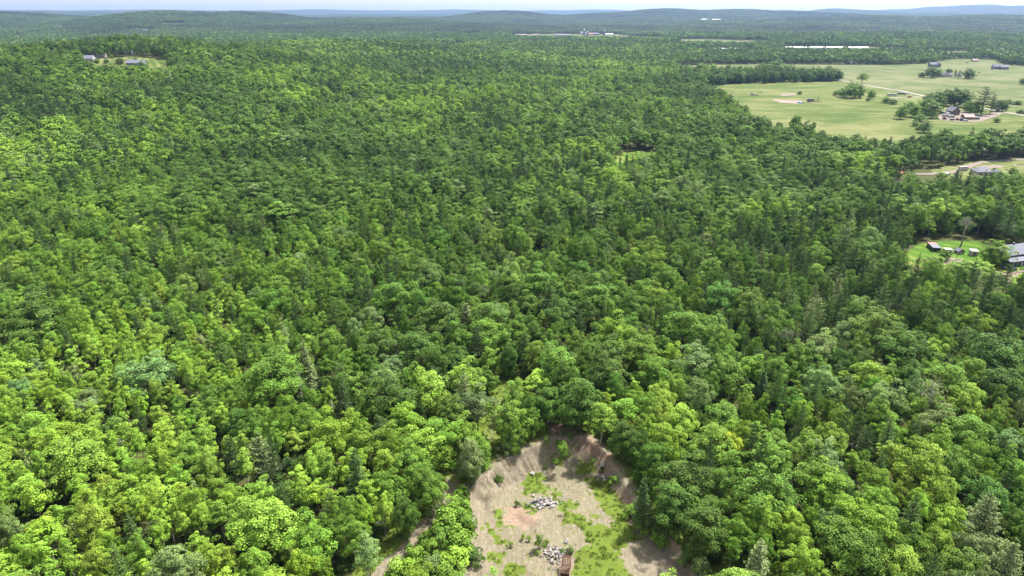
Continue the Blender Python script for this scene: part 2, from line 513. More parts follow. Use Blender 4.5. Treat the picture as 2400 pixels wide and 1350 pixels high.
def pit_height(x, y):
    x = np.asarray(x, float); y = np.asarray(y, float)
    ins = in_poly(x, y, RIM)
    d, t = seg_dist(x, y, RIM, True)
    top = np.exp(-((y - 150) / 17.0) ** 2) * sstep(-14, -6, x + 0.0 * y)
    D = 1.3 + 4.3 * np.clip(top * 1.15, 0, 1)
    gul = 0.55 * np.abs(np.sin(t * 2.3 + 1.3 * np.sin(t * 0.9))) + 0.5 * np.abs(np.sin(t * 1.15 + 2.0 * np.sin(t * 0.53 + 1)))
    bw = 1.5 + 5.4 * np.clip(top * 1.15, 0, 1)
    dd = d + gul * np.clip(D / 4.5, 0, 1) * np.clip(d / 1.2, 0, 1) - 0.5
    q = np.clip(dd, 0, None) / bw
    z = np.where(ins, -D * sstep(0, 1, q) ** 0.55, 0.0)
    fins = (1 - np.abs(np.sin(t * 1.9 + 1.1 * np.sin(t * 0.7)))) ** 2 + 0.7 * (1 - np.abs(np.sin(t * 3.3 + 1.7 * np.sin(t * 1.3 + 1)))) ** 2
    z = z - np.where(ins, (0.55 + 0.5 * wob(x, y, 3.5, 8)) * (fins - 0.5 + 0.9 * wob(x, y, 1.1, 9)) * np.clip(top * 1.3, 0, 1) * np.exp(-((q - 0.5) / 0.34) ** 2), 0)
    # a small sandy shelf with its own bank left of the middle
    m = at(1140, 1150, -2.0)
    e = np.hypot((x - m[0]) / 4.5, (y - m[1]) / 4.2)
    z = z + np.where(ins, 1.5 * (1 - sstep(0.55, 1.1, e + 0.09 * np.abs(np.sin(np.arctan2(y - m[1], x - m[0]) * 14)))), 0)
    z = z + 0.16 * wob(x, y, 2.2, 3) * np.where(ins, 1, 0.4) + 0.07 * wob(x, y, 0.7, 4) + np.where(ins, 0.38 * wob(x, y, 5.0, 5) + 0.9 * np.clip(wob(x, y, 2.6, 6) - 0.45, 0, 1), 0)
    return z

def zground(x, y):
    x = np.asarray(x, float); y = np.asarray(y, float)
    inside = (x > PX0 + 1) & (x < PX1 - 1) & (y > PY0 + 1) & (y < PY1 - 1)
    return np.where(inside, pit_height(x, y) + 0.05, terrain(x, y))

def pit_at(px, py):
    p = at(px, py, 0.0)
    for _ in range(8):
        p = at(px, py, float(zground(p[0], p[1])))
    return p

# ground sheet
rings = np.concatenate([[0.5], np.linspace(12, 84, 10), 84 * np.exp(np.linspace(0.02, math.log(18500 / 84), 320))])
angs = np.concatenate([np.radians(np.linspace(-52, 52, 330)), np.radians(np.linspace(52, 308, 66))[1:-1]])
RR, AA = np.meshgrid(rings, angs, indexing='ij')
gx, gy = RR * np.sin(AA), RR * np.cos(AA)
gz = terrain(gx, gy)
inpatch = (gx > PX0 + 4) & (gx < PX1 - 4) & (gy > PY0 + 4) & (gy < PY1 - 4)
gz = np.where(inpatch, gz - 9.0, gz) + 9.0 * sstep(8600, 9200, RR)
nr, na = RR.shape
idx = np.arange(nr * na).reshape(nr, na)
nx = np.roll(idx, -1, axis=1)
faces = np.stack([idx[:-1], nx[:-1], nx[1:], idx[1:]], -1).reshape(-1, 4)[:, ::-1]
ground = link_mesh("ground", np.stack([gx, gy, gz], -1).reshape(-1, 3), faces.tolist(), M['ground'], smooth=True)
fa = ground.data.attributes.new("far_canopy", 'FLOAT', 'POINT')
fa.data.foreach_set("value", sstep(3300, 3900, RR).ravel().astype(np.float32))
tag(ground, kind='structure')
GROUND_MIN = float(gz.min())
TOP_MAX = float(gz.max())

# pit patch
def zoom2(pts):                                   # points read off the enlarged photograph
    return [(850 + a / 2.8235, 950 + b / 2.8235) for a, b in pts]
GRASS = [zoom2(p) for p in (
    [(1260, 560), (1330, 620), (1420, 690), (1520, 730), (1530, 800), (1640, 800), (1640, 720), (1560, 690), (1500, 560), (1480, 480), (1650, 480), (1720, 640), (1780, 760), (1850, 880), (1680, 960), (1720, 1040), (1830, 1200), (1380, 1200), (1380, 1000), (1480, 970), (1470, 840), (1330, 790), (1320, 690), (1240, 640)],
    [(1080, 450), (1220, 450), (1200, 540), (1260, 590), (1100, 610), (1050, 530)],
    [(870, 690), (960, 740), (950, 790), (1030, 830), (980, 840), (880, 760)],
    [(815, 780), (860, 800), (900, 870), (960, 900), (860, 930), (820, 850)],
    [(1280, 250), (1360, 250), (1370, 330), (1300, 330)],
    [(1390, 380), (1520, 390), (1530, 450), (1400, 430)],
    [(1230, 330), (1310, 330), (1310, 400), (1240, 380)],
    [(940, 1050), (1050, 1060), (1080, 1200), (900, 1200)],
    [(860, 960), (930, 980), (920, 1060), (850, 1050)],
    [(1050, 640), (1160, 670), (1150, 710), (1060, 700)])]
SOIL = [zoom2(p) for p in (
    [(930, 690), (1060, 680), (1180, 740), (1140, 800), (1010, 810), (940, 770)],
    [(1660, 540), (1720, 560), (1850, 720), (2100, 930), (2060, 960), (1900, 850), (1740, 700)],
    [(1200, 110), (1500, 130), (1490, 190), (1230, 180)],
    [(1450, 180), (1560, 240), (1680, 440), (1600, 420), (1500, 300)])]
SANDX = [zoom2(p) for p in ([(1680, 960), (1830, 880), (2160, 1200), (1850, 1200)], [(2060, 1120), (2200, 1140), (2260, 1300), (2100, 1300)])]
sx = np.arange(PX0, PX1 + 0.01, 0.42); sy = np.arange(PY0, PY1 + 0.01, 0.42)
X, Y = np.meshgrid(sx, sy)
edge = np.minimum(np.minimum(X - PX0, PX1 - X), np.minimum(Y - PY0, PY1 - Y))
Z = pit_height(X, Y) * sstep(0, 4, edge) + 0.05
ppx, ppy, _ = project(X, Y, Z)
ins = in_poly(X, Y, RIM)
drim, _ = seg_dist(X, Y, RIM, True)
gmask = np.where(ins, 0.24, 0.90)
bankf = np.exp(-((Y - 150) / 17.0) ** 2)
gmask = np.where(ins & (drim < 5), 0.02 + 0.1 * (1 - bankf), gmask)
jx, jy = ppx + 12 * wob(X, Y, 1.6, 11) + 8 * wob(X, Y, 0.6, 13), ppy + 9 * wob(X, Y, 1.4, 12) + 6 * wob(X, Y, 0.6, 14)
smask = np.zeros_like(X)
for p in GRASS:
    gmask = np.where(in_poly(jx, jy, p), 0.88, gmask)
for p in SOIL:
    q = in_poly(jx, jy, p); smask = np.where(q, 0.85, smask); gmask = np.where(q, 0.12, gmask)
for p in SANDX:
    gmask = np.where(in_poly(jx, jy, p), 0.12, gmask)
outside = ~ins & (drim < 1.6)
gmask = np.where(outside & (bankf > 0.3), 0.3, gmask)
TRACK = [at(*p, 0.0)[:2] for p in ((1068, 1118), (1062, 1150), (1040, 1175), (1015, 1210), (985, 1240), (965, 1268), (935, 1300), (900, 1330), (860, 1372), (800, 1440))]
td, _ = seg_dist(X, Y, TRACK)
tw = 1.5 + 0.5 * wob(X, Y, 3.0, 21)
gmask = np.where(td < tw, 0.02 + 0.25 * (np.abs(wob(X, Y, 1.0, 22)) > 0.6), gmask)
Z = Z - 0.35 * (1 - sstep(0.5, 3.0, td))
GPATH = [at(*p, 0.0)[:2] for p in ((1068, 1118), (1085, 1085), (1140, 1040), (1165, 990), (1180, 950), (1192, 915))]
gp, _ = seg_dist(X, Y, GPATH)
gmask = np.where(gp < 1.7, 0.62, gmask)
nyp, nxp = X.shape
ii = np.arange(nyp * nxp).reshape(nyp, nxp)
pf = np.stack([ii[:-1, :-1], ii[:-1, 1:], ii[1:, 1:], ii[1:, :-1]], -1).reshape(-1, 4)
pit = link_mesh("sand_pit", np.stack([X, Y, Z], -1).reshape(-1, 3), pf.tolist(), M['pit'], smooth=True)
for nm, arr in (("grass", gmask), ("soil", smask)):
    a = pit.data.attributes.new(nm, 'FLOAT', 'POINT'); a.data.foreach_set("value", arr.ravel().astype(np.float32))
tag(pit, kind='structure')

# ------------------------------------------------------------------ fields, roads, yards
def gpoly(px):
    return [at(*p)[:2] for p in px]
FIELDS = {}
F_main = [(1640, 203), (1760, 195), (1968, 190), (2060, 207), (2150, 224), (2330, 262), (2400, 274), (2470, 280), (2470, 352), (2300, 352), (2180, 350), (2060, 368), (1950, 352), (1900, 335), (1800, 322), (1745, 285), (1690, 245)]
F_back = [(1570, 154), (1760, 151), (2060, 153), (2168, 150), (2200, 144), (2240, 139), (2330, 140), (2352, 152), (2470, 160), (2470, 258), (2330, 250), (2165, 221), (1972, 187), (1900, 180), (1600, 172)]
F_strip = [(1575, 92), (1690, 93), (1800, 96), (1812, 108), (1600, 107)]
F_right = [(2170, 121), (2265, 120), (2280, 133), (2190, 135)]
F_mid = [(1640, 116), (1760, 116), (1790, 124), (1690, 127), (1620, 124)]
F_farm = [(1195, 81), (1330, 79), (1450, 80), (1545, 87), (1560, 97), (1400, 95), (1200, 90)]
F_small = [(1060, 77), (1130, 78), (1135, 84), (1065, 84)]
F_house = [(1030, 103), (1085, 101), (1095, 113), (1035, 114)]
F_left = [(190, 139), (250, 137), (310, 134), (385, 141), (398, 150), (405, 182), (330, 186), (230, 184), (190, 162)]
F_lhouse = [(505, 118), (535, 116), (545, 132), (505, 133)]
F_l2 = [(110, 66), (160, 65), (165, 71), (110, 72)]
F_l3 = [(320, 76), (355, 74), (360, 82), (318, 84)]
F_hill = [(1030, 50), (1072, 50), (1074, 56), (1030, 56)]
F_plain = [(1940, 122), (2090, 121), (2100, 134), (1940, 134)]
F_green = [(1835, 110), (2035, 110), (2130, 116), (2125, 127), (1830, 126)]
field_px = [("hay_field", F_main, M['hay'], 9), ("hay_field", F_back, M['pasture'], 10), ("hay_field", F_strip, M['pasture'], 22), ("hay_field", F_right, M['pasture'], 22),
            ("hay_field", F_mid, M['hay'], 22), ("hay_field", F_farm, M['pasture'], 30), ("hay_field", F_small, M['pasture'], 30), ("hay_field", F_house, M['pasture'], 25),
            ("hay_field", F_left, M['hay'], 10), ("hay_field", F_lhouse, M['pasture'], 10), ("hay_field", F_l2, M['pasture'], 30), ("hay_field", F_l3, M['pasture'], 30), ("hay_field", F_hill, M['pasture'], 60), ("hay_field", F_green, M['pasture'], 20)]
EXCL = []
for nm, px, mt, st in field_px:
    g = gpoly(px); EXCL.append(g)
    sheet(nm, g, mt, 0.25, st)
Y_yard = [(2118, 598), (2150, 574), (2215, 566), (2300, 567), (2335, 590), (2420, 590), (2460, 600), (2460, 668), (2400, 672), (2345, 655), (2300, 625), (2180, 632), (2120, 622)]
g = gpoly(Y_yard); sheet("yard_lawn", g, M['lawn'], 0.10, 3)
EXCL.append(gpoly([(2100, 600), (2150, 566), (2225, 556), (2300, 556), (2335, 575), (2470, 575), (2470, 706), (2395, 706), (2335, 700), (2285, 692), (2180, 690), (2105, 665)]))
CORR = gpoly([(1958, 184), (2165, 218), (2330, 247), (2480, 260), (2480, 284), (2330, 266), (2140, 228), (1958, 193)])
sheet("hay_field", CORR, M['hay'], 0.12, 9); EXCL.append(CORR)
sheet("yard_gravel", gpoly([(2165, 608), (2190, 604), (2250, 606), (2262, 614), (2200, 622), (2168, 618)]), M['dirt'], 0.16, 2)
sheet("yard_gravel", gpoly([(2345, 642), (2400, 634), (2440, 640), (2440, 668), (2375, 668), (2350, 656)]), M['leafpile'], 0.16, 2)
Y_low = [(2180, 398), (2262, 382), (2330, 374), (2470, 368), (2470, 432), (2330, 424), (2200, 420)]
sheet("yard_lawn", gpoly(Y_low), M['hay'], 0.10, 6)
EXCL.append(gpoly([(2075, 412), (2180, 396), (2262, 383), (2330, 375), (2470, 369), (2470, 446), (2345, 458), (2190, 456), (2080, 440)]))
sheet("pond", gpoly([(2292, 390), (2330, 387), (2352, 389), (2350, 393), (2310, 396), (2290, 395)]), M['dirt'], 0.14, 4)
F_wet = [(1435, 362), (1490, 354), (1540, 357), (1550, 392), (1515, 412), (1440, 408)]
sheet("meadow_clearing", gpoly(F_wet), M['lawn'], 0.10, 6); EXCL.append(gpoly(F_wet))
sheet("farmyard", gpoly([(2196, 270), (2250, 260), (2300, 270), (2330, 264), (2348, 257), (2340, 270), (2300, 286), (2250, 287), (2203, 282)]), M['dirt'], 0.38, 5)
strip("gravel_road", [at(*p)[:2] for p in ((1962, 188), (2000, 195), (2060, 206), (2110, 214), (2152, 223), (2230, 240), (2330, 260), (2400, 272), (2480, 288))], 6.5, M['gravel'], 0.5, step=6)
strip("dirt_drive", [at(*p)[:2] for p in ((2352, 262), (2330, 272), (2300, 281), (2260, 283))], 6, M['dirt'], 0.5, step=4)
strip("dirt_drive", [at(*p)[:2] for p in ((2080, 231), (2120, 229), (2155, 228))], 4, M['gravel'], 0.5, step=4)
strip("dirt_road", [at(*p)[:2] for p in ((2470, 371), (2400, 374), (2345, 377), (2300, 382), (2268, 391), (2245, 401), (2190, 408), (2130, 408))], 5.5, M['dirt'], 0.22, step=4)
strip("dirt_drive", [at(*p)[:2] for p in ((2375, 385), (2400, 392), (2450, 396))], 2.5, M['dirt'], 0.22, step=4)
sheet("bare_soil", gpoly([(1805, 233), (1860, 236), (1885, 238), (1870, 244), (1830, 242)]), M['leafpile'], 0.40, 4)
sheet("bare_soil", gpoly([(1825, 222), (1860, 219), (1868, 224), (1835, 226)]), M['dirt'], 0.40, 4)

# ------------------------------------------------------------------ tree shapes
def leaf_mesh(name, C, Nn, size, aspect=0.62, mats=None, extra=None, var=None):
    """Many small leaf sprays; extra is a list of (verts, faces) of wood with material 1."""
    n = len(C)
    r = rng.normal(size=(n, 3))
    Nn = Nn / np.linalg.norm(Nn, axis=1, keepdims=True)
    T = r - (r * Nn).sum(1, keepdims=True) * Nn
    T /= np.linalg.norm(T, axis=1, keepdims=True)
    B = np.cross(Nn, T)
    s = np.asarray(size).reshape(-1, 1) * np.ones((n, 1))
    fold = Nn * s * 0.16
    P = np.stack([C - T * s * 0.5, C + B * s * aspect * 0.5 + fold, C + T * s * 0.5, C - B * s * aspect * 0.5 + fold], 1).reshape(-1, 3)
    F = np.arange(4 * n).reshape(n, 4)
    me = bpy.data.meshes.new(name)
    wv, wf = [], []
    for v, f in (extra or []):
        o = len(P) + len(wv)
        wv += [tuple(p) for p in v]; wf += [tuple(i + o for i in q) for q in f]
    me.from_pydata([tuple(p) for p in P] + wv, [], F.tolist() + wf)
    for mm in mats: me.materials.append(mm)
    mi = np.zeros(n + len(wf), np.int32); mi[n:] = 1
    me.polygons.foreach_set("material_index", mi)
    lv = np.zeros(n + len(wf), np.float32)
    lv[:n] = rng.random(n) if var is None else np.clip(var, 0, 1)
    a = me.attributes.new("leaf_var", 'FLOAT', 'FACE'); a.data.foreach_set("value", lv)
    me.update()
    return me

def sphere_dirs(n, zmin=-0.35):
    d = rng.normal(size=(n * 4, 3)); d /= np.linalg.norm(d, axis=1, keepdims=True)
    return d[d[:, 2] > zmin][:n]

def broad_crown(R=4.0, Hc=8.0, base=4.0, nl=26, per=95, leaf=0.48, squash=0.5, ragged=0.2, lobe=0.33, low=1.55, fine=1.9, taper=0.34):
    """Crown of leafy lobes round a dome."""
    C, Nn, V = [], [], []
    lobes = []
    i = np.arange(nl) + 0.5
    phi = np.arccos(1 - low * i / nl); th = math.pi * (1 + 5 ** 0.5) * i
    dirs = np.stack([np.cos(th) * np.sin(phi), np.sin(th) * np.sin(phi), np.cos(phi)], 1) + rng.normal(scale=0.16, size=(nl, 3))
    for d in dirs:
        k = rng.uniform(0.55, 0.86) * (1 + ragged * rng.normal())
        tp = 1.06 + 0.08 * taper - taper * max(d[2], 0) ** (2 if taper < 0.5 else 1.2)
        c = np.array([d[0] * R * k * tp, d[1] * R * k * tp, base + Hc * 0.45 + d[2] * Hc * 0.5 * k])
        lobes.append((c, R * lobe * rng.uniform(0.75, 1.3)))
    for _ in range(nl // 4):
        d = sphere_dirs(1, -1)[0] * rng.uniform(0.1, 0.4)
        lobes.append((np.array([d[0] * R, d[1] * R, base + Hc * 0.45 + d[2] * Hc * 0.5]), R * lobe))
    cen = np.array([0, 0, base + Hc * 0.35])
    for c, lr in lobes:
        n = int(fine * per * (lr / (R * lobe)) ** 2 * rng.uniform(0.8, 1.2))
        out = c - cen; out = out / (np.linalg.norm(out) + 1e-6)
        d = rng.normal(size=(n, 3)) + out * 0.8 + np.array([0, 0, 0.45]); d /= np.linalg.norm(d, axis=1, keepdims=True)
        rad = lr * rng.uniform(0.55, 1.12, (n, 1)) ** 0.6
        C.append(c + d * rad * np.array([1, 1, 0.8])); Nn.append(d * 0.6 + out * 0.55 + np.array([0, 0, 0.22]) + rng.normal(scale=0.36, size=(n, 3)))
        V.append(np.clip(rng.normal(0.45 + 0.12 * rng.normal(), 0.22, n), 0, 1))
    C, Nn, V = np.concatenate(C), np.concatenate(Nn), np.concatenate(V)
    return C, Nn, V, leaf / math.sqrt(fine) * rng.uniform(0.7, 1.35, len(C)), lobes

def limbs(mb, h, r0, lobes, k=6):
    pts = [(0, 0, -0.6), (0.05 * h * rng.normal() * 0.3, 0.02 * h * rng.normal(), h * 0.3), (0.03 * h * rng.normal(), 0.03 * h * rng.normal(), h * 0.6), (0.03 * h * rng.normal(), 0.03 * h * rng.normal(), h * 0.88)]
    mb.tube(pts, [r0 * 1.2, r0 * 0.85, r0 * 0.5, r0 * 0.15], 6)
    for j in rng.permutation(len(lobes))[:k]:
        c = lobes[j][0]
        z0 = min(max(c[2] - np.hypot(c[0], c[1]) * 0.9, h * 0.25), h * 0.7)
        p0 = np.array([pts[2][0] * z0 / (h * 0.6), pts[2][1] * z0 / (h * 0.6), z0])
        mid = p0 * 0.5 + c * 0.5 + np.array([0, 0, -0.3])
        mb.tube([p0, mid, c], [r0 * 0.42, r0 * 0.28, r0 * 0.08], 5)
    return mb

def plume(C, Nn, S, V, p0, d, L, n, leaf, droop=0.1, thick=0.25, flat=0.7):
    """Needle sprays along one conifer branch."""
    t = rng.uniform(0.12, 1.0, n)
    side = np.cross(d, [0, 0, 1.0]); side /= np.linalg.norm(side) + 1e-6
    w = L * thick * (1.15 - t * 0.75)
    P = p0 + d * (t * L)[:, None] + side * (rng.normal(size=n) * w)[:, None]
    P[:, 2] += rng.normal(size=n) * w * (1 - flat) * 0.6 + L * (0.18 * t ** 2) - droop * L * t
    C.append(P); Nn.append(np.array([0, 0, 1.0]) + rng.normal(scale=0.45, size=(n, 3)))
    S.append(leaf * rng.uniform(0.7, 1.3, n)); V.append(np.clip(rng.normal(0.35 + 0.35 * t, 0.2), 0, 1))

def pine_parts(h=17.0, R=3.6, start=0.3, whorls=9, br=6, per=34, leaf=0.55, irregular=0.35, cone=0.75, trunk=0.22):
    C, Nn, S, V = [], [], [], []
    mb = MB(); mb.tube([(0, 0, -0.6), (0.1, 0, h * 0.5), (0, 0.05, h * 0.97)], [trunk, trunk * 0.6, 0.04], 6)
    for k in range(whorls):
        u = k / (whorls - 1)
        z = h * (start + (0.97 - start) * u)
        rad = R * ((1 - u) ** cone * 0.95 + 0.09) * (1 if u > 0.12 else 0.75)
        a0 = rng.uniform(0, 6.28)
        for b in range(br if u < 0.85 else 4):
            a = a0 + 6.283 * b / br + rng.normal() * 0.2
            L = rad * (1 + irregular * rng.normal() * 0.7)
            if L < 0.3: continue
            d = np.array([math.cos(a), math.sin(a), 0.12 + 0.35 * u + 0.08 * rng.normal()]); d /= np.linalg.norm(d)
            p0 = np.array([0, 0, z + rng.normal() * 0.25])
            plume(C, Nn, S, V, p0, d, L, max(6, int(per * (0.35 + L / R))), leaf)
            if L > 1.0: mb.tube([p0, p0 + d * L * 0.75 + np.array([0, 0, 0.05 * L])], [trunk * 0.22, 0.015], 4)
    return np.concatenate(C), np.concatenate(Nn), np.concatenate(S), np.concatenate(V), mb

def dead_parts(h, r0, kind):
    mb = MB()
    if kind == 'snag':
        mb.tube([(0, 0, -0.6), (0.1, 0, h * 0.5), (0.05, 0.1, h)], [r0, r0 * 0.7, 0.03], 6)
        for k in range(38):
            z = h * rng.uniform(0.2, 0.97); a = rng.uniform(0, 6.28); L = rng.uniform(0.5, 1.5) * (1.25 - z / h) * 1.5
            d = np.array([math.cos(a), math.sin(a), rng.uniform(-0.3, 0.2)])
            p0 = np.array([0.1 * min(1, 2 * z / h), 0, z])
            mb.tube([p0, p0 + d * L * 0.6, p0 + d * L + np.array([0, 0, 0.1 * L])], [0.06, 0.045, 0.012], 4)
    else:
        def grow(p, d, L, r, lev):
            q = p + d * L
            mid = p + d * L * 0.5 + rng.normal(size=3) * L * 0.04
            mb.tube([p, mid, q], [r, r * 0.82, r * 0.62], 5 if lev > 1 else 6)
            if lev == 6: return
            for k in range(3 if lev < 4 else 2):
                e = d * 1.0 + rng.normal(size=3) * (0.36 if lev < 2 else 0.48); e[2] = max(e[2], 0.55 - 0.08 * lev) ; e /= np.linalg.norm(e)
                grow(q, e, L * rng.uniform(0.62, 0.8) * (0.62 if lev == 0 else 1), max(r * 0.55, 0.022), lev + 1)
        grow(np.array([0, 0, -0.6]), np.array([0.02, 0, 1.0]), h * 0.40, r0, 0)
    return mb

# prototypes: whole trees for the woodland, crown and trunk apart for the single trees
def hidden_coll(name):
    return bpy.data.collections.new(name)       # not linked to the scene
PROTO = {'broad': [], 'birch': [], 'pine': [], 'bush': []}     # entries: crown mesh, trunk mesh, joined mesh, nominal width, height
def proto(kind, name, C, Nn, S, V, mb, w, h, leafm, barkm, aspect=0.62):
    crown = leaf_mesh("crown", C, Nn, S, aspect, [leafm], None, V)
    whole = leaf_mesh(name, C, Nn, S, aspect, [leafm, barkm], [(mb.v, mb.f)] if mb else None, V)
    trunk = None
    if mb:
        trunk = bpy.data.meshes.new("trunk"); trunk.from_pydata(mb.v, [], mb.f); trunk.materials.append(barkm); trunk.update()
    PROTO[kind].append((crown, trunk, whole, w, h))

for k in range(9):                                    # round and domed broadleaf trees
    R, H = 4.0, 13.0
    hc = [11.2, 11.6, 10.4, 11.8, 11.0, 10.2, 11.6, 11.4, 10.8][k]
    C, Nn, V, S, lobes = broad_crown(R, hc, H - hc, nl=[62, 74, 54, 66, 80, 50, 64, 72, 60][k], per=[52, 43, 58, 48, 40, 62, 50, 44, 52][k], leaf=[0.46, 0.42, 0.5, 0.44, 0.4, 0.5, 0.46, 0.42, 0.48][k], ragged=[0.12, 0.2, 0.15, 0.25, 0.12, 0.22, 0.3, 0.18, 0.1][k], lobe=[0.24, 0.21, 0.26, 0.23, 0.2, 0.27, 0.24, 0.21, 0.25][k])
    proto('broad', "broadleaf", C, Nn, S, V, limbs(MB(), H * 0.9, 0.19, lobes, 9), 8.0, H, M['leaf'], M['bark'])
PROTO['full'] = []
for k in range(5):                                    # trees in the open, leafy to the ground
    R, H = 4.0, 13.0
    C, Nn, V, S, lobes = broad_crown(R, 12.4, 0.4, nl=[84, 96, 76, 90, 80][k], per=[48, 42, 54, 44, 50][k], leaf=0.48, ragged=0.14, lobe=[0.24, 0.22, 0.26, 0.23, 0.26][k], low=1.94)
    proto('full', "broadleaf", C, Nn, S, V, limbs(MB(), H * 0.9, 0.19, lobes, 9), 8.0, H, M['leaf'], M['bark'])
for k in range(6):                                    # slender light trees
    R, H = 2.3, 13.0
    hc = [9.6, 8.2, 10.2, 9.0, 10.0, 7.6][k]
    C, Nn, V, S, lobes = broad_crown(R, hc, H - hc, nl=[40, 34, 44, 38, 46, 30][k], per=[30, 36, 28, 31, 26, 36][k], leaf=0.44, ragged=0.34, lobe=[0.29, 0.33, 0.27, 0.3, 0.26, 0.35][k], taper=0.62)
    proto('birch', "birch", C, Nn, S, V, limbs(MB(), H * 0.92, 0.12, lobes, 5), 4.8, H, M['leaf'], M['birch'])
for k in range(5):                                    # white pines, one pointed fir
    if k < 4:
        C, Nn, S, V, mb = pine_parts(17, 3.7, [0.32, 0.25, 0.38, 0.22][k], [9, 11, 8, 12][k], 6, [36, 32, 38, 30][k], 0.55, [0.3, 0.25, 0.45, 0.2][k], [0.7, 0.8, 0.5, 0.9][k])
    else:
        C, Nn, S, V, mb = pine_parts(15, 2.3, 0.1, 16, 8, 22, 0.42, 0.12, 1.0, 0.15)
    proto('pine', "pine", C, Nn, S, V, mb, 7.4 if k < 4 else 4.6, 17.0 if k < 4 else 15.0, M['needle'], M['bark'], 0.42)
for k in range(5):                                    # bushes
    C, Nn, V, S, lobes = broad_crown(1.25, 2.0, 0.15, nl=[9, 12, 8, 11, 7][k], per=[42, 36, 50, 40, 55][k], leaf=0.32, ragged=0.25, lobe=0.42)
    mb = MB()
    for c, lr in lobes[:4]:
        mb.tube([(0, 0, -0.3), tuple(c * 0.6), tuple(c)], [0.05, 0.035, 0.01], 4)
    proto('bush', "bush", C, Nn, S, V, mb, 2.6, 2.3, M['leaf'], M['bark'])
# coarser trees for the distance
LOD = {'broad': [], 'pine': []}
for k in range(6):
    C, Nn, V, S, lobes = broad_crown(4.0, 9.0, 4.0, nl=18, per=24, leaf=1.05, ragged=0.2, lobe=0.36, fine=1.6)
    mb = MB(); mb.tube([(0, 0, -1), (0, 0, 9)], [0.2, 0.1], 4)
    LOD['broad'].append((leaf_mesh("broadleaf_mid", C, Nn, S, 0.7, [M['leaf'], M['bark']], [(mb.v, mb.f)], V), 8.0, 13.0))
for k in range(4):
    C, Nn, S, V, mb = pine_parts(17, 4.2, 0.2, 8, 6, 13, 1.1, 0.3, 0.55)
    LOD['pine'].append((leaf_mesh("pine_mid", C, Nn, S, 0.45, [M['needle'], M['bark']], [(mb.v, mb.f)], V), 7.2, 17.0))
LOD2 = {'broad': [], 'pine': []}
for k in range(5):
    C, Nn, V, S, lobes = broad_crown(4.0, 9.0, 4.0, nl=10, per=9, leaf=2.0, ragged=0.2, lobe=0.4, fine=1.3)
    LOD2['broad'].append((leaf_mesh("broadleaf_far", C, Nn, S, 0.8, [M['leaf']], None, V), 8.0, 13.0))
for k in range(3):
    C, Nn, S, V, mb = pine_parts(17, 4.0, 0.15, 6, 5, 6, 2.0, 0.3, 0.5)
    LOD2['pine'].append((leaf_mesh("pine_far", C, Nn, S, 0.5, [M['needle']], None, V), 7.0, 17.0))
GROVE = []
for k in range(6):                                    # clumps of small crowns, 90 m across
    Cs, Ns, Ss, Vs = [], [], [], []
    for gxi in range(11):
        for gyi in range(11):
            x, y = (gxi - 5 + rng.uniform(-.45, .45)) * 8.6, (gyi - 5 + rng.uniform(-.45, .45)) * 8.6
            if math.hypot(x, y) > 48: continue
            h = rng.uniform(8, 16); R = rng.uniform(3.2, 5.5)
            n = 16
            d = sphere_dirs(n, -0.1)
            Cs.append(np.array([x, y, h * 0.55]) + d * np.array([R, R, h * 0.42])); Ns.append(d + np.array([0, 0, 0.5]) + rng.normal(scale=0.3, size=d.shape))
            Ss.append(np.full(len(d), R * 0.95)); Vs.append(np.clip(rng.normal(rng.uniform(0.15, 0.8), 0.12, len(d)), 0, 0.85))
    GROVE.append(leaf_mesh("grove", np.concatenate(Cs), np.concatenate(Ns), np.concatenate(Ss), 0.85, [M['leaf']], None, np.concatenate(Vs)))

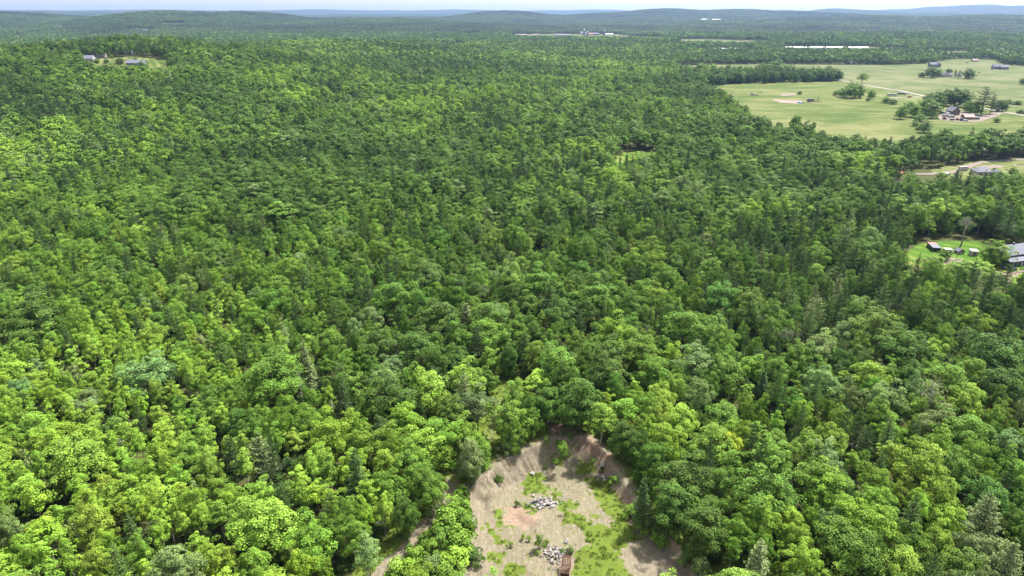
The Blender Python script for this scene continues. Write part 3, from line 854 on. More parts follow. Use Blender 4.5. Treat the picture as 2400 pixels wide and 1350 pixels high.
# ------------------------------------------------------------------ scattered woodland (geometry nodes)
def scatter_object(name, pos, rotz, scl, idx, tint, meshes, tilt=None):
    coll = hidden_coll(name + "_shapes")
    for i, me in enumerate(meshes):
        o = bpy.data.objects.new(f"shape_{name}_{i:03d}", me); coll.objects.link(o)
    me = bpy.data.meshes.new(name)
    n = len(pos)
    me.vertices.add(n)
    me.vertices.foreach_set("co", np.asarray(pos, np.float32).ravel())
    rot = np.zeros((n, 3), np.float32); rot[:, 2] = rotz
    if tilt is not None: rot[:, :2] = tilt
    for nm, ty, arr in (("rot", 'FLOAT_VECTOR', rot), ("scl", 'FLOAT_VECTOR', scl), ("tint", 'FLOAT_VECTOR', tint)):
        a = me.attributes.new(nm, ty, 'POINT'); a.data.foreach_set("vector", np.asarray(arr, np.float32).ravel())
    a = me.attributes.new("idx", 'INT', 'POINT'); a.data.foreach_set("value", np.asarray(idx, np.int32))
    o = bpy.data.objects.new(name, me); COL.objects.link(o)
    ng = bpy.data.node_groups.new(name, 'GeometryNodeTree')
    ng.interface.new_socket(name="Geometry", in_out='INPUT', socket_type='NodeSocketGeometry')
    ng.interface.new_socket(name="Geometry", in_out='OUTPUT', socket_type='NodeSocketGeometry')
    N, L = ng.nodes, ng.links
    gi, go = N.new("NodeGroupInput"), N.new("NodeGroupOutput")
    ci = N.new("GeometryNodeCollectionInfo"); ci.inputs[0].default_value = coll
    ci.inputs["Separate Children"].default_value = True; ci.inputs["Reset Children"].default_value = True
    iop = N.new("GeometryNodeInstanceOnPoints"); iop.inputs["Pick Instance"].default_value = True
    def attr(nm, ty):
        q = N.new("GeometryNodeInputNamedAttribute"); q.data_type = ty; q.inputs["Name"].default_value = nm
        return q.outputs[0]
    e2r = N.new("FunctionNodeEulerToRotation")
    L.new(attr("rot", 'FLOAT_VECTOR'), e2r.inputs[0])
    L.new(gi.outputs[0], iop.inputs["Points"]); L.new(ci.outputs[0], iop.inputs["Instance"])
    L.new(attr("idx", 'INT'), iop.inputs["Instance Index"]); L.new(e2r.outputs[0], iop.inputs["Rotation"]); L.new(attr("scl", 'FLOAT_VECTOR'), iop.inputs["Scale"])
    L.new(iop.outputs[0], go.inputs[0])
    md = o.modifiers.new("scatter", 'NODES'); md.node_group = ng
    tag(o, kind='stuff')
    return o

# where light and dark trees, and pines, stand (read off the photograph)
LIGHT = np.array([(100,250,.35),(300,300,.4),(60,450,.6),(300,450,.55),(500,380,.3),(700,330,.3),(900,200,.25),(650,220,.45),(1000,280,.45),(1200,250,.4),(1500,230,.35),(1400,180,.55),(1850,380,.12),(1700,280,.2),(1750,430,.08),(2000,420,.2),(1150,430,.18),(1350,400,.5),(1000,480,.25),(650,480,.2),(250,620,.45),(450,560,.45),(150,720,.3),(700,620,.35),(900,560,.4),(1300,560,.35),(1500,620,.4),(1750,560,.25),(1700,640,.4),(1050,660,.28),(560,720,.5),(200,830,.85),(450,800,.7),(700,820,.45),(1000,800,.25),(1250,740,.22),(1200,900,.5),(1350,860,.25),(1600,760,.35),(1500,950,.75),(1800,860,.5),(2000,800,.45),(2200,780,.4),(2350,830,.35),(2150,900,.5),(2300,1000,.45),(100,950,.95),(300,1000,.7),(500,950,.45),(650,1050,.35),(820,1000,.55),(950,1080,.5),(60,1200,.6),(250,1250,.8),(450,1150,.8),(640,1240,.75),(800,1200,.6),(1000,1050,.4),(1600,1050,.65),(1550,1130,.25),(1650,1200,.22),(1750,1150,.28),(1900,1100,.55),(1850,1250,.6),(2100,1050,.6),(2100,1200,.45),(2300,1150,.5),(2200,1300,.4),(2380,1300,.3),(2250,620,.35),(2000,620,.35),(1900,720,.3),(200,110,.15),(500,100,.12),(900,110,.15),(1300,110,.2),(1800,130,.1),(2200,110,.1),(300,60,.2),(1200,60,.2),(2000,60,.2),(2300,340,.05)])
PINES = np.array([(1850,700,.35),(2100,420,.6),(2300,420,.5),(2100,350,.6),(500,400,.4),(100,270,.5),(400,300,.35),(250,200,.4),(1000,420,.15),(1250,430,.25),(1700,400,.25),(700,650,.15),(100,600,.15),(300,1000,.04),(200,850,.02),(1500,1000,.03),(1200,850,.05),(700,1000,.12),(1700,1200,.08),(2200,1000,.05),(2250,700,.35),(2300,1250,.12),(1400,600,.1),(900,600,.1),(700,200,.3),(1200,200,.3),(1600,200,.3),(900,100,.5),(300,100,.4),(1500,100,.5),(2000,110,.5),(2300,340,.5),(1200,60,.5)])
def field_of(tab, px, py):
    px = np.asarray(px, float)[..., None]; py = np.asarray(py, float)[..., None]
    d2 = ((px - tab[:, 0]) / 1.0) ** 2 + ((py - tab[:, 1]) * (1.0 + 120.0 / np.maximum(py, 30))) ** 2 + 900
    w = 1 / d2 ** 1.5
    return (w * tab[:, 2]).sum(-1) / w.sum(-1)

TONES = {   # linear leaf colours from light to dark, and the silvery ones
    'light': (0.215, 0.350, 0.038), 'fresh': (0.155, 0.270, 0.032), 'mid': (0.108, 0.205, 0.026), 'dark': (0.072, 0.142, 0.021), 'silver': (0.168, 0.245, 0.078), 'yellow': (0.31, 0.41, 0.035)}
def tone_of(l, u, u2):
    """A tone name from lightness l and two random numbers."""
    v = l + (u - 0.5) * 0.46
    if u2 < 0.07: return 'silver'
    if v > 0.68: return 'light'
    if v > 0.46: return 'fresh'
    if v > 0.24: return 'mid'
    return 'dark'

T_POS, T_KIND, T_W, T_H, T_TONE, T_FORM = [], [], [], [], [], []
def tree_pt(x, y, kind, w, h, tone, form=-1):
    T_POS.append((float(x), float(y))); T_KIND.append(kind); T_W.append(float(w)); T_H.append(float(h)); T_TONE.append(tone); T_FORM.append(form)

# trees read off the photograph: pixel of the crown, its width in pixels, tone, kind
READ = """70 735 110 dark b;340 870 95 silver b;640 868 150 mid b;612 1065 85 silver p;612 1155 66 light b;620 1215 150 light b;720 1262 110 fresh b;180 1067 140 fresh b;903 887 78 silver b;906 922 120 dark b;1004 902 95 light b;1092 881 78 light b;1061 962 75 mid b;1118 946 70 silver b;880 951 60 fresh b;947 972 80 light b;1025 1011 90 fresh b;859 1034 75 fresh b;990 1037 90 light b;885 804 85 dark b;976 804 90 dark b;1028 734 90 dark b;1093 742 58 silver p;1144 734 85 mid b;1139 773 80 fresh b;870 741 52 silver b;
1202 920 60 fresh b;1251 897 50 light y;1305 845 95 mid b;1352 925 100 dark b;1290 930 70 dark b;1430 868 80 dark b;1425 824 85 dark b;1534 866 85 mid b;1502 809 85 mid b;1609 762 112 mid b;1575 830 50 light b;1630 845 75 silver b;1578 905 55 light b;1637 915 70 silver b;1707 868 80 mid b;1409 980 60 fresh y;1458 962 55 light y;1508 946 60 fresh b;1554 951 60 light b;1596 980 78 light b;1648 990 36 mid b;1560 1019 72 light b;1668 1029 88 fresh b;1702 1036 62 yellow b;1500 1034 50 dark b;1316 726 80 dark b;
1462 1010 62 dark b;1530 1065 70 dark b;1576 1060 45 light b;1654 1045 85 fresh b;1607 1114 108 dark b;1581 1166 95 dark b;1509 1150 58 dark p;1685 1124 70 mid b;1789 1145 140 mid b;1659 1220 100 dark b;1784 1207 85 light b;1856 1228 60 light b;1804 1065 90 fresh b;1893 1044 90 fresh b;1931 1068 80 silver b;1918 1120 90 fresh b;1776 1319 95 silver p;1880 1311 85 light b;1727 1241 70 fresh b;1789 1280 60 mid b;1970 1259 90 fresh b;1978 1194 60 light b;
1830 1165 90 mid b;1940 1140 95 fresh b;2055 1122 70 fresh b;2167 1092 118 fresh b;2244 1090 95 mid b;2268 1009 100 fresh b;2378 1039 80 silver b;2200 991 75 silver b;2058 1169 75 light b;2102 1157 45 fresh b;2150 1172 50 light b;2215 1163 80 fresh b;2224 1217 80 light b;2310 1205 90 silver p;2318 1157 90 mid b;2037 1217 108 light b;1993 1276 128 mid b;2141 1276 80 mid b;2200 1270 70 fresh b;2289 1276 80 silver b;2363 1320 90 silver p;1850 1217 70 light b;2120 1320 90 fresh b;2244 1325 95 mid b;
1853 715 72 mid p;1911 730 52 silver p;1920 811 70 silver b;1982 775 60 silver b;2054 757 112 mid b;2120 806 105 dark b;2188 824 65 light b;2040 873 80 light b;2223 882 100 fresh b;2138 873 70 dark b;2076 927 80 silver b;1928 891 80 silver b;2192 721 60 dark b;2321 668 70 mid p;2344 828 110 dark b;2286 748 60 light b;2268 940 80 light b;2353 900 90 dark b;1879 962 50 light b;2062 962 70 fresh b;1755 700 70 mid b;1690 690 80 mid b;
1100 1060 62 silver b;1125 1040 50 fresh b;1085 1010 70 fresh b;905 1130 80 mid b;1000 1120 78 mid b;960 1075 80 fresh b;905 1080 60 light b;820 1085 60 light b;860 1150 55 light y;700 1130 55 light y;745 1160 50 light y;780 1180 45 light y;830 1245 65 fresh b;770 1240 60 mid b;860 1300 60 silver y;700 1320 70 light b;600 1320 80 fresh b;500 1305 75 light b;330 1290 70 fresh b;230 1310 70 light b;110 1250 80 light y;60 1150 60 light y;950 1190 60 dark b;1195 640 85 mid b;1000 640 80 dark b;925 690 100 mid b;1265 660 80 mid b;1400 690 85 mid b;1480 710 70 mid b"""
for e in READ.replace("\n", "").split(";"):
    if not e.strip(): continue
    a, b, w, tone, kd = e.split()
    a, b, w = float(a), float(b), float(w)
    z = 8.0
    for _ in range(4):
        p = at(a, b, z)
        dep = project(*p)[2]
        W = w * dep / FPX
        H = {'b': 7.5 + 0.75 * W, 'y': 12.5, 'p': 15.0}[kd]
        z = H * (0.66 if kd != 'p' else 0.6)
    if kd == 'p': W = min(W, 8)
    tree_pt(p[0], p[1], {'b': 'broad', 'y': 'birch', 'p': 'pine'}[kd], W * 1.06, H, tone, 4 if False else -1)

def blocked(x, y):
    b = np.zeros(np.shape(x), bool)
    for g in EXCL:
        b |= in_poly(x, y, g)
    b |= in_poly(x, y, RIM)
    d, _ = seg_dist(x, y, RIM, True); b |= d < 2.2
    d, _ = seg_dist(x, y, TRACK); b |= d < 5.0
    d, _ = seg_dist(x, y, GPATH); b |= d < 6.0
    b |= in_poly(x, y, SHRUBLAND)
    return b
SHRUBLAND = [at(px, py, 0.0)[:2] for px, py in ((1060, 1160), (1098, 1150), (1108, 1250), (1085, 1330), (1060, 1440), (800, 1460), (880, 1350), (965, 1270), (1020, 1205))]

def in_frame(x, y, z, mx=140, my=190):
    px, py, dep = project(x, y, z)
    return (px > -mx) & (px < 2400 + mx) & (py < 1350 + my) & (dep > 20), px, py, dep

# close woodland: dart throwing with crowns of different sizes
cell = 6.0
gridh = {}
def put(x, y, w):
    gridh.setdefault((int(x // cell), int(y // cell)), []).append((x, y, w))
def fits(x, y, w, k):
    ci, cj = int(x // cell), int(y // cell)
    for i in range(ci - 2, ci + 3):
        for j in range(cj - 2, cj + 3):
            for (a, b, c) in gridh.get((i, j), ()):
                if (a - x) ** 2 + (b - y) ** 2 < (k * (w + c) / 2) ** 2:
                    return False
    return True
for (x, y), w in zip(T_POS, T_W): put(x, y, w)
NEAR_R = 330.0
n_try = 26000
cx = rng.uniform(-300, 300, n_try); cyy = rng.uniform(88, NEAR_R, n_try)
okf, cpx, cpy, _ = in_frame(cx, cyy, np.full(n_try, 8.0))
okf &= ~blocked(cx, cyy)
cl = field_of(LIGHT, cpx, np.clip(cpy, 20, 1400)); cp_ = field_of(PINES, cpx, np.clip(cpy, 20, 1400))
young = np.clip(1.1 - np.hypot((cpx - 250) / 620, (cpy - 1050) / 430), 0, 1)
uu = rng.random((n_try, 4)); gg = rng.normal(size=(n_try, 2))
for q in range(n_try):
    if not okf[q]: continue
    pn = uu[q, 0] < cp_[q]
    yg = uu[q, 1] < 0.1 + 0.75 * young[q]
    if pn: kind, w = 'pine', 5.2 + 1.3 * gg[q, 0]
    elif yg: kind, w = 'birch', 4.4 + 0.7 * gg[q, 0]
    else: kind, w = 'broad', 7.0 + 2.0 * gg[q, 0] * (0.6 if q > n_try * .55 else 1) - (1.8 if q > n_try * .55 else 0)
    w = max(w, 3.2)
    if not fits(cx[q], cyy[q], w, 0.78): continue
    put(cx[q], cyy[q], w)
    h = {'pine': 11 + 0.75 * w, 'birch': 9.5 + 0.6 * w, 'broad': 7.2 + 0.75 * w}[kind] * (1 + 0.16 * gg[q, 1])
    tone = tone_of(cl[q] + (0.12 if kind == 'birch' else 0), uu[q, 2], uu[q, 3])
    if kind == 'pine': tone = 'mid' if tone in ('light', 'fresh') else ('silver' if tone == 'silver' else 'dark')
    tree_pt(cx[q], cyy[q], kind, w, h, tone)

# further off: jittered grid
def far_grid(r0, r1, step):
    xm = r1 * 0.85
    n1, n2 = int(2 * xm / step), int((r1 - r0 * 0.5) / step)
    a, b = np.meshgrid(np.arange(n1), np.arange(n2))
    x = (a + rng.uniform(-.48, .48, a.shape)) * step - xm; y = (b + rng.uniform(-.48, .48, a.shape)) * step + r0 * 0.5
    x, y = x.ravel(), y.ravel()
    r = np.hypot(x, y)
    z = terrain(x, y)
    ok, px, py, dep = in_frame(x, y, z + 8)
    ok &= (y > NEAR_R) if r0 < NEAR_R + 1 else (r >= r0)
    ok &= (r < r1)
    x, y, z, px, py, r = (v[ok] for v in (x, y, z, px, py, r))
    b = blocked(x, y)
    return tuple(v[~b] for v in (x, y, z, px, py, r))

hedge_px = []
def add_far(x, y, z, px, py, r, store):
    keep = wob(x, y, 9, 36) < 0.95
    x, y, z, px, py, r = (v[keep] for v in (x, y, z, px, py, r))
    n = len(x)
    l = field_of(LIGHT, px, py); pn = field_of(PINES, px, py)
    l = l + 0.26 * wob(x, y, 30, 31) + 0.24 * wob(x, y, 120, 32)
    pn = np.clip(0.45 * pn + 0.30 * wob(x, y, 45, 33), 0.01, 0.9)
    u = rng.random((n, 4)); g = rng.normal(size=(n, 2))
    isp = u[:, 0] < pn
    w = np.where(isp, 5.6 + 1.2 * g[:, 0], (8.5 + 2.0 * g[:, 0]) * (1 + 0.25 * wob(x, y, 40, 34))).clip(3.5, 14)
    h = np.where(isp, 11.5 + 0.8 * w, 7.5 + 0.72 * w) * (1 + 0.15 * g[:, 1])
    v = l + (u[:, 1] - 0.5) * 0.45
    T = np.array([TONES[k] for k in ('dark', 'mid', 'fresh', 'light')])
    ti = np.digitize(v, [0.24, 0.46, 0.7])
    tint = T[ti]
    tint = np.where((u[:, 2] < 0.06)[:, None], np.array(TONES['silver']), tint)
    tint = np.where(isp[:, None], np.array([0.058, 0.112, 0.034]) * (0.8 + 0.5 * u[:, 3:4]), tint)
    tint = tint * (0.85 + 0.3 * rng.random((n, 1)))
    store.append((x, y, z, isp, w, h, tint, r))
store = []
add_far(*far_grid(NEAR_R, 1000, 6.7), store)
add_far(*far_grid(1000, 2000, 7.4), store)
add_far(*far_grid(2000, 3500, 8.6), store)

FX, FY, FZ, FP, FW, FH, FT, FR = (np.concatenate([s[i] for s in store]) for i in range(8))

# ------------------------------------------------------------------ the single trees nearest the camera
TP = np.array(T_POS); TWa, THa = np.array(T_W), np.array(T_H)
zz = zground(TP[:, 0], TP[:, 1])
tpx, tpy, tdep = project(TP[:, 0], TP[:, 1], zz + THa * 0.66)
sizepx = TWa / tdep * FPX
vis = (tpx > -sizepx * 0.3) & (tpx < 2400 + sizepx * 0.3) & (tpy - sizepx * 0.55 < 1340) & (tpy > 0)
kinds = np.array(T_KIND)
single = np.zeros(len(TP), bool)
for kd, most in (('broad', 232), ('birch', 150), ('pine', 80)):
    cand = np.where((kinds == kd) & vis)[0]
    cand = cand[np.argsort(-sizepx[cand])][:most]
    single[cand] = True
openk = ((np.hypot(tpx - 1310, (tpy - 1080) * 1.2) < 420) & (kinds == 'broad'))
for i in np.where(openk & (rng.random(len(TP)) < 0.7))[0]:
    T_KIND[i] = 'full'
form_i = np.array([rng.integers(len(PROTO[k])) for k in T_KIND])
form_i = np.where((kinds == 'pine') & (rng.random(len(TP)) < 0.8) & (form_i == 4), rng.integers(0, 4, len(TP)), form_i)
T_ROT = rng.uniform(0, 6.28, len(TP))
SQ = rng.uniform(0.8, 1.25, len(TP))
tint_all = np.array([TONES[t] for t in T_TONE]) * (0.88 + 0.24 * rng.random((len(TP), 1))) * (1 + 0.10 * rng.normal(size=(len(TP), 3)) * np.array([0.7, 0.3, 0.8]))
PINE_TINT = {'mid': (0.085, 0.150, 0.034), 'dark': (0.052, 0.100, 0.026), 'silver': (0.170, 0.225, 0.085), 'light': (0.13, 0.20, 0.04), 'fresh': (0.10, 0.17, 0.04)}
for i in np.where(kinds == 'pine')[0]:
    tint_all[i] = np.array(PINE_TINT[T_TONE[i]]) * (0.9 + 0.2 * random.random())

# labels that say which tree: look, then what it stands beside, then its place among those alike
LM = [("the round boulder heap", 1275, 1175), ("the rusty screen", 1328, 1327), ("the top of the sand bank", 1340, 1015), ("the red withered sapling", 428, 960), ("the tall white snag", 712, 900), ("the pale thin pine", 2160, 950), ("the yellow tree", 1703, 1040),
      ("the grey dead conifers", 1872, 795), ("the row of sheds", 2240, 590), ("the grassy path", 1172, 950), ("the pale bushy pine", 612, 1065), ("the silvery round tree", 340, 870), ("the big domed dark tree", 906, 922), ("the tall dark pine", 1853, 715),
      ("the lower left corner", 60, 1330), ("the lower right corner", 2370, 1330), ("the foot of the dirt track", 880, 1345), ("the head of the dirt track", 1062, 1140), ("the tree margin right of the pit", 1560, 1170), ("the broken snag with side branches", 2000, 1020),
      ("the blue house", 2385, 600), ("the outermost left wood", 0, 760), ("the outermost left wood", 0, 1050), ("the broad light green dome", 620, 1215), ("the brown slash clearing", 770, 930), ("the dark oaks above the bank", 1352, 900), ("the dark dome behind the pit", 1425, 824), ("the wide dome amid pale trees", 2054, 757), ("the outermost right wood", 2400, 1050), ("the outermost right wood", 2400, 850)]
TW_ = {'light': 'yellowish green', 'fresh': 'fresh green', 'mid': 'mid green', 'dark': 'dark green', 'silver': 'silvery grey-green', 'yellow': 'bright yellow'}
ORD = ["first", "second", "third", "fourth", "fifth", "sixth", "seventh", "eighth", "ninth", "tenth", "eleventh", "twelfth", "thirteenth", "fourteenth", "fifteenth", "sixteenth", "seventeenth", "eighteenth", "nineteenth", "twentieth"]
NAMES = {'broad': ("broadleaf_tree", "broadleaf tree", "broadleaf trees of the near wood"), 'full': ("broadleaf_tree", "broadleaf tree", "broadleaf trees of the near wood"), 'birch': ("birch_tree", "pale-stemmed tree", "slender pale-trunked trees of the near wood"), 'pine': ("pine_tree", "pine", "pines of the near wood")}
base_lab = {}
for i in np.where(single)[0]:
    d = [math.hypot(tpx[i] - a, tpy[i] - b) for _, a, b in LM]
    j = int(np.argmin(d)); nm, a, b = LM[j]
    dx, dy = tpx[i] - a, tpy[i] - b
    if d[j] < 22: rel = "at"
    elif abs(dx) > abs(dy): rel = ("left of" if dx < 0 else "right of")
    else: rel = ("behind" if dy < 0 else "in front of")
    sz = TWa[i]
    big = {'full': "large" if sz > 8.6 else ("small" if sz < 5.6 else ""), 'broad': "large" if sz > 8.6 else ("small" if sz < 5.6 else ""), 'birch': "large" if sz > 4.9 else "small", 'pine': "broad" if sz > 6 else "narrow"}[T_KIND[i]]
    base_lab.setdefault(f"{big} {TW_[T_TONE[i]]} {NAMES[T_KIND[i]][1]} {rel} {nm}".strip(), []).append(i)
LABEL = {}
for k, v in base_lab.items():
    v.sort(key=lambda i: tpx[i])
    for q, i in enumerate(v):
        LABEL[i] = k if len(v) == 1 else (k + (", leftmost" if q == 0 else ", rightmost" if q == len(v) - 1 else f", {ORD[q]} from left"))

def make_tree(i):
    kd = T_KIND[i]; cr, tr, wh, w0, h0 = PROTO[kd][form_i[i]]
    nm, lab, grp = NAMES[kd]
    z = float(zz[i])
    root = empty(nm, (TP[i, 0], TP[i, 1], z), T_ROT[i], LABEL[i], "tree" if kd != 'pine' else "pine tree", grp, (TWa[i] / w0 * SQ[i], TWa[i] / w0 / SQ[i], THa[i] / h0))
    if tr is not None:
        t = bpy.data.objects.new("trunk", tr); COL.objects.link(t); t.parent = root
    c = bpy.data.objects.new("crown", cr); COL.objects.link(c); c.parent = root
    c["tint"] = [float(v) for v in tint_all[i]]
    return root
for i in np.where(single)[0]:
    make_tree(i)

# the rest of the near and far trees, joined by kind
rest = ~single
def combine(kind_mask_near, far_mask, lodname, meshes_near):
    i = np.where(rest & kind_mask_near)[0]
    nn = len(meshes_near); L1, L2 = LOD[lodname], LOD2[lodname]
    pos = [np.column_stack([TP[i], zz[i]])]
    w0 = np.array([m[3] for m in meshes_near]); h0 = np.array([m[4] for m in meshes_near])
    fi = np.array([meshes_index[(T_KIND[k], form_i[k])] for k in i], int) if len(i) else np.zeros(0, int)
    scl = [np.column_stack([TWa[i] / w0[fi] * SQ[i], TWa[i] / w0[fi] / SQ[i], THa[i] / h0[fi]])]
    idx = [fi]; tint = [tint_all[i]]; rot = [T_ROT[i]]
    j = np.where(far_mask)[0]
    near = FR[j] < 520; mid = (FR[j] >= 520) & (FR[j] < 1300)
    k = np.where(near, rng.integers(0, nn, len(j)), np.where(mid, nn + rng.integers(0, len(L1), len(j)), nn + len(L1) + rng.integers(0, len(L2), len(j))))
    W0 = np.concatenate([w0, [m[1] for m in L1], [m[1] for m in L2]]); H0 = np.concatenate([h0, [m[2] for m in L1], [m[2] for m in L2]])
    pos.append(np.column_stack([FX[j], FY[j], FZ[j]])); scl.append(np.column_stack([FW[j] / W0[k], FW[j] / W0[k], FH[j] / H0[k]]))
    idx.append(k); tint.append(FT[j]); rot.append(rng.uniform(0, 6.28, len(j)))
    meshes = [m[2] for m in meshes_near] + [m[0] for m in L1] + [m[0] for m in L2]
    return [np.concatenate(v) for v in (pos, rot, scl, idx, tint)] + [meshes]
bl = PROTO['broad'] + PROTO['birch'] + PROTO['full']
meshes_index = {('broad', k): k for k in range(len(PROTO['broad']))}
meshes_index.update({('birch', k): len(PROTO['broad']) + k for k in range(len(PROTO['birch']))})
meshes_index.update({('full', k): len(PROTO['broad']) + len(PROTO['birch']) + k for k in range(len(PROTO['full']))})
meshes_index.update({('pine', k): k for k in range(len(PROTO['pine']))})
scatter_object("broadleaf_woodland", *combine(kinds != 'pine', ~FP, 'broad', bl))
scatter_object("pine_woodland", *combine(kinds == 'pine', FP, 'pine', PROTO['pine']))

# the distant woods, in clumps
def groves():
    step = 62.0
    n1 = int(2 * 8500 / step); n2 = int(9400 / step)
    a, b = np.meshgrid(np.arange(n1), np.arange(n2))
    x = ((a + rng.uniform(-.4, .4, a.shape)) * step - 8500).ravel(); y = ((b + rng.uniform(-.4, .4, a.shape)) * step + 1500).ravel()
    r = np.hypot(x, y)
    z = terrain(x, y)
    ok, px, py, dep = in_frame(x, y, z + 8, 160)
    ok &= (r > 3450) & (r < 9300)
    x, y, z, px, py, r = (v[ok] for v in (x, y, z, px, py, r))
    bad = wob(x, y, 260, 41) + 0.4 * wob(x, y, 90, 42) > 1.18
    for g in EXCL: bad |= in_poly(x, y, g)
    x, y, z = x[~bad], y[~bad], z[~bad]
    n = len(x)
    v = np.clip(0.5 + 0.35 * wob(x, y, 300, 43) + 0.25 * wob(x, y, 120, 44) + 0.15 * rng.normal(size=n), 0, 1)[:, None]
    tint = np.array([0.022, 0.044, 0.016]) * (1 - v) + np.array([0.078, 0.135, 0.036]) * v
    s = rng.uniform(0.85, 1.15, n)
    return np.column_stack([x, y, z]), rng.uniform(0, 6.28, n), np.column_stack([s, s, rng.uniform(0.8, 1.25, n)]), rng.integers(0, 6, n), tint, GROVE
scatter_object("far_woodland", *groves())

# undergrowth between the near trees
def undergrowth():
    n = 24000
    x = rng.uniform(-300, 300, n); y = rng.uniform(88, 400, n)
    ok, px, py, _ = in_frame(x, y, np.zeros(n), 60, 120)
    ok &= ~blocked(x, y)
    x, y = x[ok], y[ok]; n = len(x)
    z = zground(x, y)
    l = rng.random((n, 1))
    tint = np.array([0.022, 0.048, 0.008]) * (1 - l) + np.array([0.06, 0.11, 0.014]) * l
    s = rng.uniform(0.5, 1.25, n)
    return np.column_stack([x, y, z]), rng.uniform(0, 6.28, n), np.column_stack([s, s, s * rng.uniform(0.7, 1.6, n)]), rng.integers(0, 5, n), tint, [p[2] for p in PROTO['bush']]
scatter_object("undergrowth", *undergrowth())

# ------------------------------------------------------------------ single things: shrubs, dead trees, trees in the fields
def mpp(p):
    return float(project(*p)[2]) / FPX

def single_tree(kd, px, py, wpx, hpx, tone, label, cat, group=None, name=None, tint=None, form=None, zf=None):
    p = at(px, py) if zf is None else zf(px, py)
    k = mpp(p); d = math.hypot(p[0], p[1]); cosdep = d / math.hypot(d, CAM_H)
    W, H = wpx * k, hpx * k / cosdep
    f = int(rng.integers(len(PROTO[kd]))) if form is None else form
    cr, tr, wh, w0, h0 = PROTO[kd][f]
    root = empty(name or {'broad': "broadleaf_tree", 'full': "broadleaf_tree", 'birch': "birch_tree", 'pine': "pine_tree", 'bush': "shrub"}[kd], (p[0], p[1], p[2]), rng.uniform(0, 6.28), label, cat, group, (W / w0, W / w0, H / h0))
    if tr is not None:
        t = bpy.data.objects.new("stem" if kd == 'bush' else "trunk", tr); COL.objects.link(t); t.parent = root
    c = bpy.data.objects.new("foliage" if kd == 'bush' else "crown", cr); COL.objects.link(c); c.parent = root
    base = np.array(PINE_TINT.get(tone, TONES[tone]) if kd == 'pine' else TONES[tone]) if tint is None else np.array(tint)
    c["tint"] = [float(v) for v in base * (0.9 + 0.2 * random.random())]
    return root

